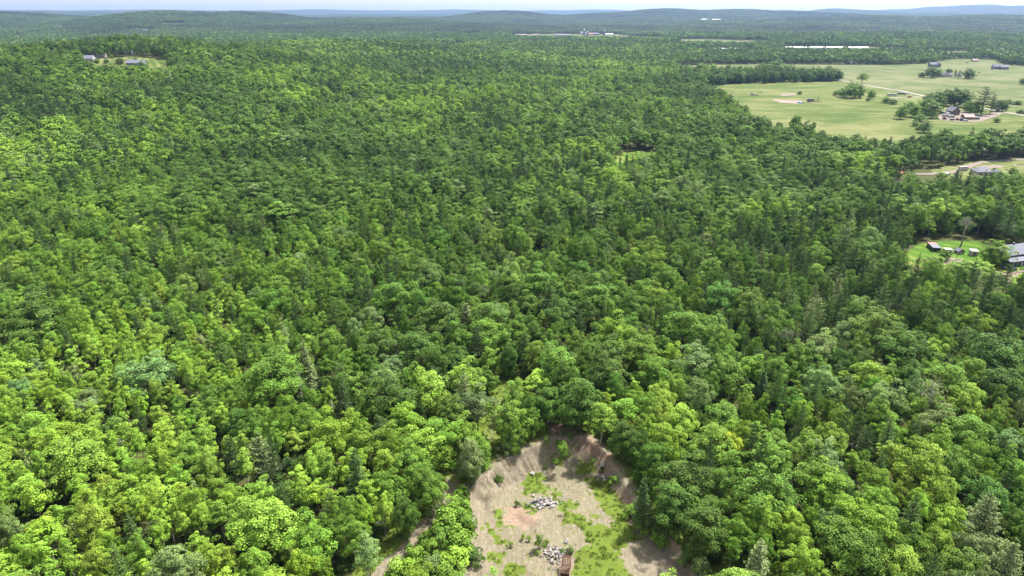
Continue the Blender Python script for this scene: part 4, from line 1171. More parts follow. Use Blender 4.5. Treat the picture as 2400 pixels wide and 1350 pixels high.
S = "shrubs in and around the sand pit"
for px, py, w, h, tone, lab in (
    (1263, 1288, 24, 34, 'fresh', "tall fresh green bush left of the lower rock heap"), (1260, 1300, 10, 9, 'light', "tiny light green bush at the foot of the tall bush"),
    (1196, 1281, 15, 13, 'fresh', "lone round bush on the sand well left of the lower heap"), (1226, 1266, 13, 15, 'light', "left bush of a light green pair on the sand"),
    (1239, 1268, 13, 14, 'light', "right bush of a light green pair on the sand"), (1281, 1278, 13, 14, 'fresh', "small bush just above the lower rock heap"),
    (1320, 1296, 14, 11, 'mid', "dark low bush right of the lower rock heap"), (1337, 1295, 19, 15, 'silver', "grey green bush above the rusty screen"),
    (1168, 1134, 24, 22, 'dark', "dark bush beside the small sandy shelf"), (1212, 1186, 15, 12, 'dark', "small dark bush left of the round boulder heap"),
    (1276, 1102, 9, 12, 'mid', "little bush alone under the gullied bank"), (1319, 1063, 30, 22, 'mid', "dark green bush growing on the face of the bank"),
    (1338, 1030, 15, 16, 'dark', "dark bush on the top edge of the bank"), (1281, 1040, 15, 16, 'mid', "small bush on the rim left of the bank top"),
    (1300, 1084, 20, 10, 'fresh', "low spreading bush below the bank face"), (1104, 1124, 42, 34, 'mid', "rounded bush above the head of the track"),
    (1200, 1052, 40, 40, 'silver', "silvery bush beside the rim left of the bank"), (1178, 1062, 30, 24, 'silver', "small silvery bush next to the grassy path end"),
    (1206, 1062, 34, 26, 'fresh', "fresh green bush below the silvery rim bush"), (1238, 1030, 36, 60, 'fresh', "tall young bush behind the rim of the bank"),
    (1258, 1022, 34, 58, 'mid', "tall darker bush behind the rim next to bare soil"), (1226, 1032, 24, 50, 'light', "light upright bush at the end of the grassy path"),
    (1411, 1112, 17, 18, 'dark', "dark bush beside two white boulders"), (1476, 1212, 44, 30, 'fresh', "spreading bush around the leaning grey boulder"),
    (1502, 1242, 44, 34, 'fresh', "broad light bush above the scraped sand strip"), (1532, 1246, 30, 26, 'mid', "bush beside the reddish soil below the trees"),
    (1552, 1276, 40, 22, 'fresh', "low bush between scraped sand and dark trees"), (1536, 1268, 26, 18, 'light', "pale low bush above the scraped sand"),
    (1605, 1330, 40, 34, 'mid', "bush under the dark trees at the pit corner"), (1640, 1345, 44, 40, 'silver', "greyish bush at the corner of the scraped sand"),
    (1066, 1200, 62, 34, 'fresh', "wide bush below the head of the track"), (1050, 1236, 72, 42, 'fresh', "largest dense bush between track and pit"),
    (1092, 1232, 44, 30, 'mid', "bush at the left edge of the pit floor"), (1036, 1272, 60, 34, 'mid', "dark bush halfway down the track side"),
    (1082, 1284, 66, 36, 'fresh', "light bush left of the tan sand slope"), (1014, 1292, 44, 28, 'fresh', "bush beside the two pale stones"),
    (1072, 1322, 72, 36, 'light', "light bush at the bottom left of the pit"), (1112, 1322, 44, 32, 'dark', "dark bush touching the pit floor sand"),
    (1016, 1336, 50, 32, 'silver', "silver bush below the two pale stones"), (972, 1320, 52, 32, 'fresh', "green bush beside the lower track"),
    (936, 1348, 60, 34, 'light', "light bush at the foot of the lower track"), (962, 1296, 26, 20, 'mid', "small bush at the bend of the track"),
    (1042, 1350, 60, 30, 'fresh', "bush below the silver bush beside the pit"), (1125, 1060, 40, 40, 'fresh', "bushy sapling between path and pit rim"),
    (1082, 1150, 24, 14, 'light', "low bush on the grass at the track head"), (1140, 1098, 26, 14, 'fresh', "low bush on the rim above the sandy shelf"),
    (1440, 1130, 22, 14, 'fresh', "weedy bush at the right foot of the bank"), (1390, 1085, 18, 10, 'fresh', "weedy clump under the bank near the two boulders")):
    single_tree('bush', px, py, w, h, tone, lab, "shrub", S, zf=pit_at)

def dead(name, px, py, hpx, r0, kind, lab, mat, zf=at, lean=0.0):
    p = zf(px, py); k = mpp(p); d = math.hypot(p[0], p[1])
    h = hpx * k / (d / math.hypot(d, CAM_H))
    root = empty(name, (p[0], p[1], p[2]), rng.uniform(0, 6.28), lab, "dead tree")
    root.rotation_euler = (lean, lean * 0.5, rng.uniform(0, 6.28))
    mb = dead_parts(h, r0, kind)
    mb.build("trunk", mat, root)
    return root
M['snag'] = plain("bleached_snag_wood", (0.44, 0.42, 0.37), 0.9, 0.2, 1.5)
dead("dead_tree", 712, 968, 98, 0.34, 'snag', "tall white snag with stub branches beside the slash clearing", M['snag'], lean=0.02)
dead("dead_tree", 1998, 1062, 62, 0.22, 'snag', "broken leaning grey snag with side branches on one side", M['snag'], lean=0.10)
dead("dead_tree", 1868, 842, 70, 0.2, 'snag', "grey dead conifer, middle of three beside dark pines", M['dead'])
dead("dead_tree", 1884, 852, 62, 0.16, 'snag', "shorter grey dead conifer, lowest of three beside dark pines", M['dead'])
dead("dead_tree", 1858, 828, 60, 0.16, 'snag', "thin grey dead conifer, topmost of three beside dark pines", M['dead'])
dead("dead_tree", 2249, 580, 76, 0.42, 'bare', "big leafless pale tree standing behind the sheds", M['dead'])
dead("dead_tree", 92, 742, 60, 0.16, 'bare', "small leafless greyish tree amid green crowns at far left", M['dead'])
dead("dead_tree", 993, 775, 60, 0.15, 'bare', "thin leafless tree rising between dark oaks", M['dead'])
dead("dead_tree", 1012, 1205, 20, 0.06, 'snag', "thin white dead stem leaning over the dirt track", M['snag'], zf=pit_at, lean=0.25)
dead("dead_tree", 1298, 985, 60, 0.12, 'bare', "small bare pale tree under dark oaks behind the bank", M['snag'])
dead("dead_tree", 800, 965, 44, 0.10, 'bare', "small bare grey tree standing in the slash clearing", M['dead'])

DT = "thin grey dead trees through the near wood"
for i, (px, py, h, kd, lab) in enumerate(((480, 760, 40, 'snag', "thin dead stem above the silvery round tree"), (1845, 860, 60, 'bare', "leafless grey tree left below the three dead conifers"), (1765, 800, 50, 'bare', "greyish bare tree up-left of the three dead conifers"), (2190, 985, 50, 'bare', "bare twiggy tree beside the thin pale pine"),
        (1900, 800, 46, 'snag', "dead stem right of the three dead conifers"), (1505, 830, 50, 'bare', "thin bare tree amid dark crowns above the pit"), (930, 860, 46, 'snag', "pale dead stem beside the big domed dark tree"), (545, 700, 44, 'bare', "bare grey tree in the left middle of the wood"), (1135, 735, 50, 'bare', "bare grey tree in the very middle of the wood"),
        (300, 1090, 50, 'bare', "whitish bare tree in the light young wood"), (195, 1290, 56, 'bare', "whitish bare tree low in the light young wood"), (770, 1215, 56, 'snag', "white thin stem right of the broad light dome"), (905, 1260, 44, 'bare', "bare shrubby tree above the foot of the track"), (640, 1150, 40, 'bare', "fallen-looking grey bare tree beside the pale bushy pine"),
        (2100, 470, 40, 'bare', "bare grey tree amid pines at upper right"), (1465, 400, 44, 'snag', "grey dead stem at the green clearing"), (1540, 395, 34, 'snag', "short dead stem right of the green clearing"), (575, 400, 36, 'snag', "dead grey stem in the upper left wood"), (780, 1000, 40, 'snag', "grey stub right of the tall white snag"))):
    p_ = at(px, py); 
    dead("dead_tree", px, py, h * 1.5, 0.12, kd, lab, M['dead'] if i % 3 else M['snag'], lean=0.05)["group"] = DT
# the thin pale pine, and two rusty-red withered saplings
p = at(2160, 1010); k = mpp(p); hh = 115 * k / 0.8
C_, N_, S_, V_, mb_ = pine_parts(hh, 90 * k * 0.55, 0.35, 9, 7, 9, 0.5, 0.2, 0.45, 0.2)
pp = empty("pine_tree", tuple(p), 0.4, "thin pale half-bare pine with whorled grey branches", "pine tree")
mb_.build("trunk", M['snag'], pp)
c_ = bpy.data.objects.new("crown", leaf_mesh("crown", C_, N_, S_, 0.42, [M['needle']], None, V_)); COL.objects.link(c_); c_.parent = pp; c_["tint"] = [0.20, 0.20, 0.10]
single_tree('pine', 428, 990, 26, 44, 'mid', "small withered sapling with bright rust-red needles", "dead tree", None, "withered_sapling", (0.36, 0.045, 0.012), 4)
single_tree('pine', 2320, 968, 16, 24, 'mid', "tiny rust-red withered sapling near the right edge", "dead tree", None, "withered_sapling", (0.22, 0.045, 0.018), 4)

FT_ = [  # pixel of the foot, width and height in pixels, tone, kind, label
 (2020, 197, 26, 27, 'fresh', 'broad', "lone spreading tree beside the gravel road in the pasture"),
 (1992, 231, 34, 36, 'mid', 'broad', "largest tree of the clump at the end of the hay field"), (1972, 228, 22, 22, 'mid', 'broad', "left tree of the clump below the road start"),
 (2012, 230, 28, 32, 'mid', 'broad', "right tree of the clump below the road start"), (1958, 225, 14, 14, 'fresh', 'broad', "lowest leftmost tree of the clump in the hay field"), (1998, 221, 34, 30, 'mid', 'broad', "rear tree of the clump next to the gravel road"),
 (2041, 233, 18, 24, 'mid', 'broad', "upright small tree between clump and white trailers"), (2034, 237, 11, 9, 'mid', 'broad', "very small round tree at the foot of the upright one"),
 (2076, 242, 22, 16, 'mid', 'broad', "low tree below the white trailers, left one"), (2093, 245, 20, 14, 'mid', 'broad', "low tree below the white trailers, right one"),
 (2110, 280, 28, 34, 'mid', 'broad', "round tree with visible trunk at the left of the farm grove"), (2141, 276, 32, 34, 'fresh', 'broad', "light tree in front of the farm grove"),
 (2166, 270, 40, 42, 'mid', 'broad', "tall tree in the left middle of the farm grove"), (2183, 278, 38, 44, 'silver', 'broad', "greyish feathery tree beside the farmyard"), (2155, 285, 30, 18, 'mid', 'broad', "low tree at the lower edge of the farm grove"),
 (2130, 262, 30, 26, 'mid', 'broad', "rear left tree of the farm grove"), (2196, 252, 36, 40, 'dark', 'broad', "dark tree behind the grey barn, left one"), (2217, 249, 38, 42, 'dark', 'broad', "dark tree behind the grey barn, second from left"),
 (2237, 250, 38, 46, 'dark', 'broad', "dark tree behind the grey barn, third from left"), (2257, 252, 32, 44, 'dark', 'broad', "dark tree behind the grey barn, fourth from left"), (2176, 246, 30, 30, 'mid', 'broad', "rear tree of the farm grove near the gravel road"),
 (2283, 270, 36, 36, 'mid', 'broad', "wide tree left of the huge dark pine"), (2267, 264, 26, 28, 'mid', 'broad', "tree between the barn and the huge dark pine"),
 (2299, 270, 54, 64, 'dark', 'pine', "huge dark pine above the farm driveway"), (2320, 268, 36, 48, 'dark', 'pine', "second dark pine right of the huge one"),
 (2336, 262, 24, 30, 'dark', 'broad', "dark tree at the bend of the farm driveway"), (2350, 262, 22, 28, 'dark', 'broad', "dark round tree right of the farm driveway entrance"),
 (2144, 297, 17, 15, 'silver', 'broad', "round greyish tree in the hay field below the grove"), (2166, 312, 28, 34, 'silver', 'broad', "grey green tree at the end of the field hedge"), (2152, 306, 14, 12, 'mid', 'broad', "small tree beside the grey green hedge end tree"),
 (2335, 288, 17, 14, 'fresh', 'broad', "small bushy tree in the grass below the driveway"), (2396, 198, 16, 16, 'dark', 'broad', "dark tree cut by the right edge in the pasture"),
 (2160, 182, 17, 14, 'dark', 'broad', "small round tree left of the white house"), (2181, 183, 28, 30, 'dark', 'broad', "tall dark tree left of the white house"), (2196, 181, 20, 20, 'mid', 'broad', "tree touching the left gable of the white house"),
 (2237, 182, 10, 20, 'dark', 'pine', "narrow dark conifer in front of the white house"), (2246, 183, 9, 19, 'dark', 'pine', "slim dark conifer between the white house parts"), (2269, 185, 30, 26, 'dark', 'broad', "round dark tree right of the white house"), (2224, 170, 18, 10, 'mid', 'broad', "tree behind the roof of the white house"),
 (2336, 246, 20, 10, 'mid', 'broad', "low bushy tree by the far side of the road"), (2362, 244, 24, 12, 'mid', 'broad', "low wide tree right of the bushy roadside tree"), (2385, 246, 22, 12, 'mid', 'broad', "low tree near the right edge behind the road"), (2392, 268, 20, 12, 'dark', 'broad', "dark tree at the right edge beside the road"),
 (1786, 166, 26, 20, 'mid', 'broad', "round tree at the left of the clump behind the hedge"), (1816, 169, 42, 28, 'mid', 'broad', "largest tree in the clump behind the hedge"), (1842, 171, 30, 20, 'mid', 'broad', "middle tree in the clump behind the hedge"), (1864, 174, 26, 18, 'mid', 'broad', "right tree in the clump behind the hedge"), (1883, 177, 20, 14, 'mid', 'broad', "lowest right tree of the clump behind the hedge"),
 (1874, 222, 11, 9, 'dark', 'broad', "small dark tree in the hay field above the blue tarp"), (1762, 222, 6, 4, 'dark', 'broad', "tiny bush left of the wood pile in the hay field"), (1782, 219, 6, 3, 'dark', 'broad', "tiny bush right of the wood pile in the hay field"),
 (2210, 612, 26, 30, 'mid', 'broad', "small round tree in front of the long shed"), (2325, 624, 62, 66, 'fresh', 'broad', "large rounded tree left of the blue house"), (2402, 672, 44, 56, 'mid', 'broad', "tree in front of the blue house at the right edge"), (2392, 690, 60, 56, 'light', 'broad', "light green tree below the mulch pile"),
 (2255, 652, 74, 46, 'fresh', 'broad', "wide low tree below the row of sheds"), (2300, 640, 40, 30, 'light', 'broad', "light bushy tree below the white shed"), (2180, 645, 56, 50, 'fresh', 'broad', "tree at the lower left corner of the yard"), (2336, 668, 40, 32, 'silver', 'broad', "pale tree between yard and mulch pile"),
 (318, 148, 12, 13, 'dark', 'broad', "dark tree in the far left field beside the grey roof"), (282, 150, 20, 16, 'dark', 'broad', "dark bushy tree below the far left field"), (225, 149, 16, 12, 'dark', 'broad', "round tree in front of the far white barn"), (250, 148, 14, 10, 'dark', 'broad', "small round tree at the edge of the far left field"), (262, 138, 8, 12, 'fresh', 'broad', "light upright tree between the far left houses"),
 (2346, 428, 38, 26, 'mid', 'broad', "tree at the foot of the grey hip roof"), (2372, 412, 26, 22, 'mid', 'broad', "tree right of the grey hip roof"), (2236, 432, 30, 36, 'dark', 'pine', "pine just left of the white camper van"), (2205, 420, 24, 18, 'fresh', 'broad', "small tree below the dirt road end"), (2286, 432, 34, 22, 'mid', 'broad', "tree below the grey hip roof on its left"),
]
for px, py, w, h, tone, kd, lab in FT_:
    single_tree('full' if kd == 'broad' and px != 2020 else kd, px, py, w, h, tone, lab, "pine tree" if kd == 'pine' else "tree", "trees around the fields and farms")
# a hedge of tall trees between the two big fields, one single mass
HX = []
for i in range(74):
    t = rng.random()
    px = 1585 + t * 384; py = 204 - t * 13.5 - rng.random() * 5
    HX.append((px, py, rng.uniform(14, 21) * (1.15 if t > 0.85 else 1), rng.uniform(24, 30)))
hp = np.array([at(a, b) for a, b, _, _ in HX]); hk = np.array([mpp(q) for q in hp])
HW = np.array([h[2] for h in HX]) * hk; HH = np.array([h[3] for h in HX]) * hk * 1.0
scatter_object("hedge_woodland", hp, rng.uniform(0, 6.28, 74), np.column_stack([HW / 8, HW / 8, HH / 13]), rng.integers(0, 5, 74), np.array([0.06, 0.13, 0.022]) * rng.uniform(0.7, 1.4, (74, 1)), [q[2] for q in PROTO['full']])

# ------------------------------------------------------------------ boulders, rusty screen
def boulder_mesh(seed):
    r = np.random.default_rng(seed)
    bm = bmesh.new(); bmesh.ops.create_icosphere(bm, subdivisions=2, radius=1.0)
    planes = r.normal(size=(7, 3)); planes /= np.linalg.norm(planes, axis=1, keepdims=True)
    for v in bm.verts:
        c = np.array(v.co)
        for q in planes:
            e = c @ q - 0.68
            if e > 0: c = c - q * e * 0.9
        v.co = c * (1 + 0.05 * r.normal())
    me = bpy.data.meshes.new("boulder"); bm.to_mesh(me); bm.free()
    return me
BM_ = []
for i in range(7):
    me = boulder_mesh(50 + i); me.materials.append(M['boulder'] if i < 4 else M['boulder_dark']); BM_.append(me)
def boulder(x, y, z, s, lab, group, k=None):
    o = bpy.data.objects.new("boulder", BM_[int(rng.integers(7)) if k is None else k]); COL.objects.link(o)
    o.location = (x, y, z); o.scale = (s * rng.uniform(0.8, 1.3), s * rng.uniform(0.7, 1.1), s * rng.uniform(0.55, 0.85)); o.rotation_euler = tuple(rng.uniform(-0.5, 0.5, 2)) + (rng.uniform(0, 6.28),)
    tag(o, lab, "boulder", group)
    return o
def heap(px, py, rx, ry, hgt, n, smin, smax, lab, group):
    c = pit_at(px, py)
    for i in range(n):
        a = rng.uniform(0, 6.28); u = math.sqrt(rng.random()) * (1.0 if rng.random() < 0.88 else 1.35)
        x, y = c[0] + math.cos(a) * u * rx, c[1] + math.sin(a) * u * ry
        s = rng.uniform(smin, smax) * (1.2 - 0.25 * u)
        kk = int(rng.integers(7)); dx, dy = math.cos(a) * u, math.sin(a) * u
        where = "on top of" if u < 0.4 else ("on the left of" if dx < -abs(dy) else "on the right of" if dx > abs(dy) else "at the far side of" if dy > 0 else "at the near side of")
        sz = "large" if s > smin + 0.66 * (smax - smin) else "small" if s < smin + 0.33 * (smax - smin) else "mid-sized"
        boulder(x, y, float(zground(x, y)) + hgt * max(0, 1 - u) * rng.uniform(0.6, 1.0) + s * 0.25, s, f"{sz} {'pale' if kk < 4 else 'grey'} {lab.format(where)}", group, kk)
heap(1272, 1180, 3.5, 3.0, 1.1, 78, 0.20, 0.50, "angular boulder {} the round heap in mid pit", "boulders heaped in the middle of the pit")
heap(1308, 1172, 2.4, 2.2, 0.1, 16, 0.14, 0.30, "loose stone {} the scatter beside the round heap", "stones scattered right of the round heap")
heap(1297, 1302, 2.2, 3.0, 0.9, 90, 0.14, 0.34, "stone {} the lower heap behind the rusty screen", "stones heaped behind the rusty screen")
for px, py, s, lab, k in ((1405, 1117, 0.75, "left of two white boulders at the right foot of the bank", 1), (1414, 1119, 0.7, "right of two white boulders at the right foot of the bank", 2), (1416, 1126, 0.4, "small white boulder below the pair at the bank", 0), (1412, 1090, 0.8, "tan boulder at the right end of the bank", 3),
    (1119, 1134, 0.7, "brownish boulder on the rim above the sandy shelf", 5), (1088, 1138, 0.45, "small white boulder beside the head of the track", 0), (1475, 1200, 1.0, "leaning grey boulder inside the spreading bush", 4), (1026, 1296, 0.6, "grey stone, right of a pair beside the track", 5), (1016, 1292, 0.4, "white stone, left of a pair beside the track", 1),
    (1195, 1223, 0.3, "small white stone on the dark soil patch", 0), (1052, 1322, 0.6, "grey stone amid bushes left of the pit", 6), (1327, 1270, 0.7, "white slab of stone above the silvery bush", 2), (1250, 1163, 0.55, "white boulder at the upper left of the round heap", 0), (1165, 1070, 0.5, "pale stone on the grass behind the rim", 1), (1248, 1110, 0.6, "flat tan stone at the foot of the gullied bank", 3), (1321, 1000, 0.4, "white stone on the bare soil behind the bank", 1)):
    q = pit_at(px, py); boulder(q[0], q[1], q[2] + s * 0.3, s, lab, None, k)

q = pit_at(1324, 1349)
scr = empty("gravel_screen", tuple(q), -0.20, "rusty red slatted gravel screen on a solid front panel", "gravel screen")
w2 = 0.82
def sl(y): return 0.95 + (y + 0.2) * 0.62          # height of the sloping frame
for sx_ in (-w2, w2):
    MB().tube([(sx_, -0.2, sl(-0.2)), (sx_, 2.6, sl(2.6))], 0.085, 4).build("side_rail", M['rust_light'], scr)
    MB().tube([(sx_, 2.5, -0.2), (sx_, 2.5, sl(2.5))], 0.08, 4).build("leg", M['rust'], scr)
    MB().tube([(sx_, -0.2, -0.2), (sx_, -0.2, sl(-0.2))], 0.08, 4).build("leg", M['rust'], scr)
MB().hexa([(w2 + 0.02, 0.9, 0.3), (w2 + 0.07, 0.9, 0.3), (w2 + 0.07, 2.4, 0.3), (w2 + 0.02, 2.4, 0.3), (w2 + 0.02, 0.9, sl(0.9) - 0.1), (w2 + 0.07, 0.9, sl(0.9) - 0.1), (w2 + 0.07, 2.4, sl(2.4) - 0.1), (w2 + 0.02, 2.4, sl(2.4) - 0.1)]).build("side_panel", M['rust'], scr)
for i in range(9):
    x = -w2 + 0.16 + i * (2 * w2 - 0.32) / 8
    MB().tube([(x, -0.15, sl(-0.15) + 0.02), (x, 2.55, sl(2.55) + 0.02)], 0.05, 4).build("screen_bar", M['rust'], scr)
MB().box(-w2 - 0.05, w2 + 0.05, 2.5, 2.62, sl(2.5) - 0.15, sl(2.5) + 0.05).build("cross_beam", M['rust_light'], scr)
MB().box(-w2, w2, 1.1, 1.18, sl(1.1) - 0.16, sl(1.1) - 0.04).build("cross_beam", M['rust'], scr)
MB().box(-w2 - 0.04, w2 + 0.04, -0.34, -0.27, -0.05, 0.92).build("front_panel", M['rust'], scr)

def stones():
    n = 420
    x = rng.uniform(PX0 + 5, PX1 - 5, n); y = rng.uniform(PY0 + 3, PY1 - 12, n)
    d, _ = seg_dist(x, y, TRACK)
    ok = (in_poly(x, y, RIM) & (wob(x, y, 4.0, 61) > -0.3)) | (d < 2.0)
    x, y = x[ok], y[ok]; n = len(x); s = rng.uniform(0.06, 0.22, n) ** 1.2 * 1.3
    scatter_object("scattered_stones", np.column_stack([x, y, zground(x, y)]), rng.uniform(0, 6.28, n), np.column_stack([s, s, s * 0.7]), rng.integers(0, 7, n), np.ones((n, 3)), BM_)
stones()
# grass tufts and weeds on the pit floor
def tufts():
    mt = []
    for k in range(4):
        n = 26
        d = sphere_dirs(n, 0.2); n = len(d)
        mt.append(leaf_mesh("tuft", d * np.array([0.28, 0.28, 0.22]), rng.normal(size=(n, 3)) + np.array([0, -0.2, 0.4]), 0.26 * rng.uniform(0.6, 1.3, n), 0.3, [M['leaf']]))
    gm = gmask.ravel() + 0.35 * wob(X.ravel(), Y.ravel(), 1.1, 51)
    pr = np.clip((gm - 0.35) * 1.2, 0, 1) ** 1.3
    pick = rng.random(len(pr)) < pr * 0.30
    x, y, z = X.ravel()[pick], Y.ravel()[pick], Z.ravel()[pick]
    n = len(x)
    x = x + rng.uniform(-.2, .2, n); y = y + rng.uniform(-.2, .2, n)
    u = np.clip(rng.random((n, 1)) * 0.7 + 0.3 * wob(x, y, 3.0, 52)[:, None], 0, 1)
    tint = np.array([0.060, 0.115, 0.011]) * (1 - u) + np.array([0.135, 0.16, 0.024]) * u
    s = rng.uniform(0.5, 1.5, n) ** 1.5
    return np.column_stack([x, y, z]), rng.uniform(0, 6.28, n), np.column_stack([s, s, s]), rng.integers(0, 4, n), tint, mt
scatter_object("pit_grass", *tufts())
def shrubland():
    n = 900
    x = rng.uniform(-30, 0, n); y = rng.uniform(84, 140, n)
    ok = in_poly(x, y, SHRUBLAND)
    d, _ = seg_dist(x, y, TRACK); ok &= d > 2.0
    x, y = x[ok], y[ok]; n = len(x); u = rng.random((n, 1))
    s = rng.uniform(0.3, 0.9, n)
    return np.column_stack([x, y, zground(x, y)]), rng.uniform(0, 6.28, n), np.column_stack([s, s, s]), rng.integers(0, 5, n), np.array([0.05, 0.12, 0.012]) * (1 - u) + np.array([0.12, 0.21, 0.02]) * u, [p[2] for p in PROTO['bush']]
scatter_object("brambles", *shrubland())
def slash():
    # grey-brown brush lying in the small thinned clearing
    mb = MB(); c = at(770, 945)
    for i in range(110):
        x, y = c[0] + rng.normal() * 7, c[1] + rng.normal() * 5; a = rng.uniform(0, 3.14); l = rng.uniform(0.6, 2.2); z = rng.uniform(0.1, 0.6)
        mb.tube([(x, y, z), (x + math.cos(a) * l, y + math.sin(a) * l, z + rng.uniform(-0.1, 0.5))], 0.05, 4)
    tag(mb.build("brush_debris", M['dead']), kind='stuff')
slash()

# ------------------------------------------------------------------ buildings
def windows(root, faces, mat=None):
    """faces: list of (x, y, z, w, h, side); side F,B look along y, L,R along x."""
    for x, y, z, w, h, s in faces:
        e = 0.07
        if s in 'FB':
            f = -1 if s == 'F' else 1
            fr = MB().box(x - w / 2 - .1, x + w / 2 + .1, min(y, y + f * e), max(y, y + f * e), z - h / 2 - .1, z + h / 2 + .1).build("window", M['white'], root)
            MB().box(x - w / 2, x + w / 2, min(y + f * e, y + f * (e + .03)), max(y + f * e, y + f * (e + .03)), z - h / 2, z + h / 2).build("pane", M['glass'], fr)
        else:
            f = -1 if s == 'L' else 1
            fr = MB().box(min(x, x + f * e), max(x, x + f * e), y - w / 2 - .1, y + w / 2 + .1, z - h / 2 - .1, z + h / 2 + .1).build("window", M['white'], root)
            MB().box(min(x + f * e, x + f * (e + .03)), max(x + f * e, x + f * (e + .03)), y - w / 2, y + w / 2, z - h / 2, z + h / 2).build("pane", M['glass'], fr)

def gable(root, x0, x1, y0, y1, h, rise, wall, roof, along='x', over=0.45, z0=-0.6, wn="wall", rn="roof"):
    """Walls with gable ends and a thick roof; ridge along x or y."""
    mb = MB()
    if along == 'x':
        ym = (y0 + y1) / 2
        mb.prism([(y0, z0), (y1, z0), (y1, h), (ym, h + rise), (y0, h)], x0, x1)
    else:
        xm = (x0 + x1) / 2
        v = [(x, y, z) for y in (y0, y1) for x, z in ((x0, z0), (x1, z0), (x1, h), (xm, h + rise), (x0, h))]
        mb.add(v, [(0, 1, 2, 3, 4), (9, 8, 7, 6, 5)] + [(i, 5 + i, 5 + (i + 1) % 5, (i + 1) % 5) for i in range(5)])
    mb.build(wn, wall, root)
    t = 0.22
    rb = MB()
    if along == 'x':
        ym = (y0 + y1) / 2; sl_ = rise / (ym - y0); o = over
        for s in (-1, 1):
            ye = ym + s * ((y1 - y0) / 2 + o); ze = h - sl_ * o + 0.04; zr = h + rise + 0.04
            rb.hexa([(x0 - o, ym, zr), (x1 + o, ym, zr), (x1 + o, ye, ze), (x0 - o, ye, ze), (x0 - o, ym, zr + t), (x1 + o, ym, zr + t), (x1 + o, ye, ze + t), (x0 - o, ye, ze + t)])
    else:
        xm = (x0 + x1) / 2; sl_ = rise / (xm - x0); o = over
        for s in (-1, 1):
            xe = xm + s * ((x1 - x0) / 2 + o); ze = h - sl_ * o + 0.04; zr = h + rise + 0.04
            rb.hexa([(xm, y0 - o, zr), (xm, y1 + o, zr), (xe, y1 + o, ze), (xe, y0 - o, ze), (xm, y0 - o, zr + t), (xm, y1 + o, zr + t), (xe, y1 + o, ze + t), (xe, y0 - o, ze + t)])
    return rb.build(rn, roof, root)

def shed_roof(root, x0, x1, y0, y1, zf_, zb, t, mat, o=0.2, name="roof"):
    return MB().hexa([(x0 - o, y0 - o, zf_), (x1 + o, y0 - o, zf_), (x1 + o, y1 + o, zb), (x0 - o, y1 + o, zb), (x0 - o, y0 - o, zf_ + t), (x1 + o, y0 - o, zf_ + t), (x1 + o, y1 + o, zb + t), (x0 - o, y1 + o, zb + t)]).build(name, mat, root)

# the row of sheds in the yard
e = empty("shed", tuple(at(2194, 592)), -0.22, "long dark green shed with grey and faded red roof", "shed", "sheds in the yard")
MB().box(-1.7, 1.7, 0, 8.2, -0.3, 2.0).build("wall", M['dkgreen'], e)
shed_roof(e, -1.7, 1.7, 0, 5.3, 2.02, 2.06, 0.14, M['metalroof'])
shed_roof(e, -1.7, 1.7, 5.52, 8.2, 2.03, 2.07, 0.15, M['redroof'], name="roof")
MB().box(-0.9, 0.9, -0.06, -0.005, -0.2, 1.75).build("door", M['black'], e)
e = empty("shed", tuple(at(2223, 597.5)), -0.1, "small open-fronted shed with pale roof and white side door", "shed", "sheds in the yard")
MB().box(-1.5, -1.38, 0, 3.2, -0.3, 2.1).box(1.38, 1.5, 0.02, 3.2, -0.3, 2.1).box(-1.38, 1.38, 3.1, 3.2, -0.3, 2.1).build("wall", M['greywood'], e)
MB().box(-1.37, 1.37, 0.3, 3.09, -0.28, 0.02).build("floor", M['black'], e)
shed_roof(e, -1.5, 1.5, 0, 3.2, 2.25, 2.12, 0.12, M['cream'])
MB().box(0.55, 1.45, -0.5, -0.42, -0.1, 1.9).build("door", M['white'], e)
e = empty("shed", tuple(at(2252, 597)), 0.15, "low grey gable-roofed hut with a white panel in front", "shed", "sheds in the yard")
gable(e, -1.5, 1.5, 0, 2.6, 1.3, 1.0, M['greywood'], M['slate'], 'y', 0.25)
MB().box(-0.5, 0.6, -0.08, -0.005, 0, 1.1).build("door", M['white'], e)
e = empty("shed", tuple(at(2283, 602)), -0.12, "small cream shed with white flat roof, last of the row", "shed", "sheds in the yard")
MB().box(-1.4, 1.4, 0, 2.6, -0.3, 2.4).build("wall", M['cream'], e)
shed_roof(e, -1.4, 1.4, 0, 2.6, 2.42, 2.62, 0.12, M['white'])
MB().box(-0.5, 0.4, -0.06, -0.005, 0, 1.9).build("door", M['greywood'], e)

# the blue house
e = empty("house", tuple(at(2364, 628)), 0.30, "dark blue house with pale metal roofs beside the pickup truck", "house")
gable(e, 0, 16, 3.2, 12.2, 4.6, 2.8, M['navy'], M['metalroof'], 'x', 0.6)
MB().box(0.2, 10, 0.1, 3.1, -0.5, 2.5).build("porch_wall", M['navy'], e)
shed_roof(e, 0.2, 10, 0.1, 2.7, 2.55, 3.6, 0.14, M['metalroof'], 0.45, "porch_roof")
windows(e, [(2.2, 0.1, 1.3, 1.2, 1.2, 'F'), (5.0, 0.1, 1.3, 1.2, 1.2, 'F'), (0.0, 6.0, 2.2, 1.1, 1.3, 'L'), (0.0, 9.2, 2.2, 1.1, 1.3, 'L')])
MB().box(7.0, 8.0, 0.02, 0.095, -0.2, 1.95).build("door", M['white'], e)
MB().box(9.5, 10.3, 7.4, 8.2, 6.0, 8.4).build("chimney", M['greywood'], e)

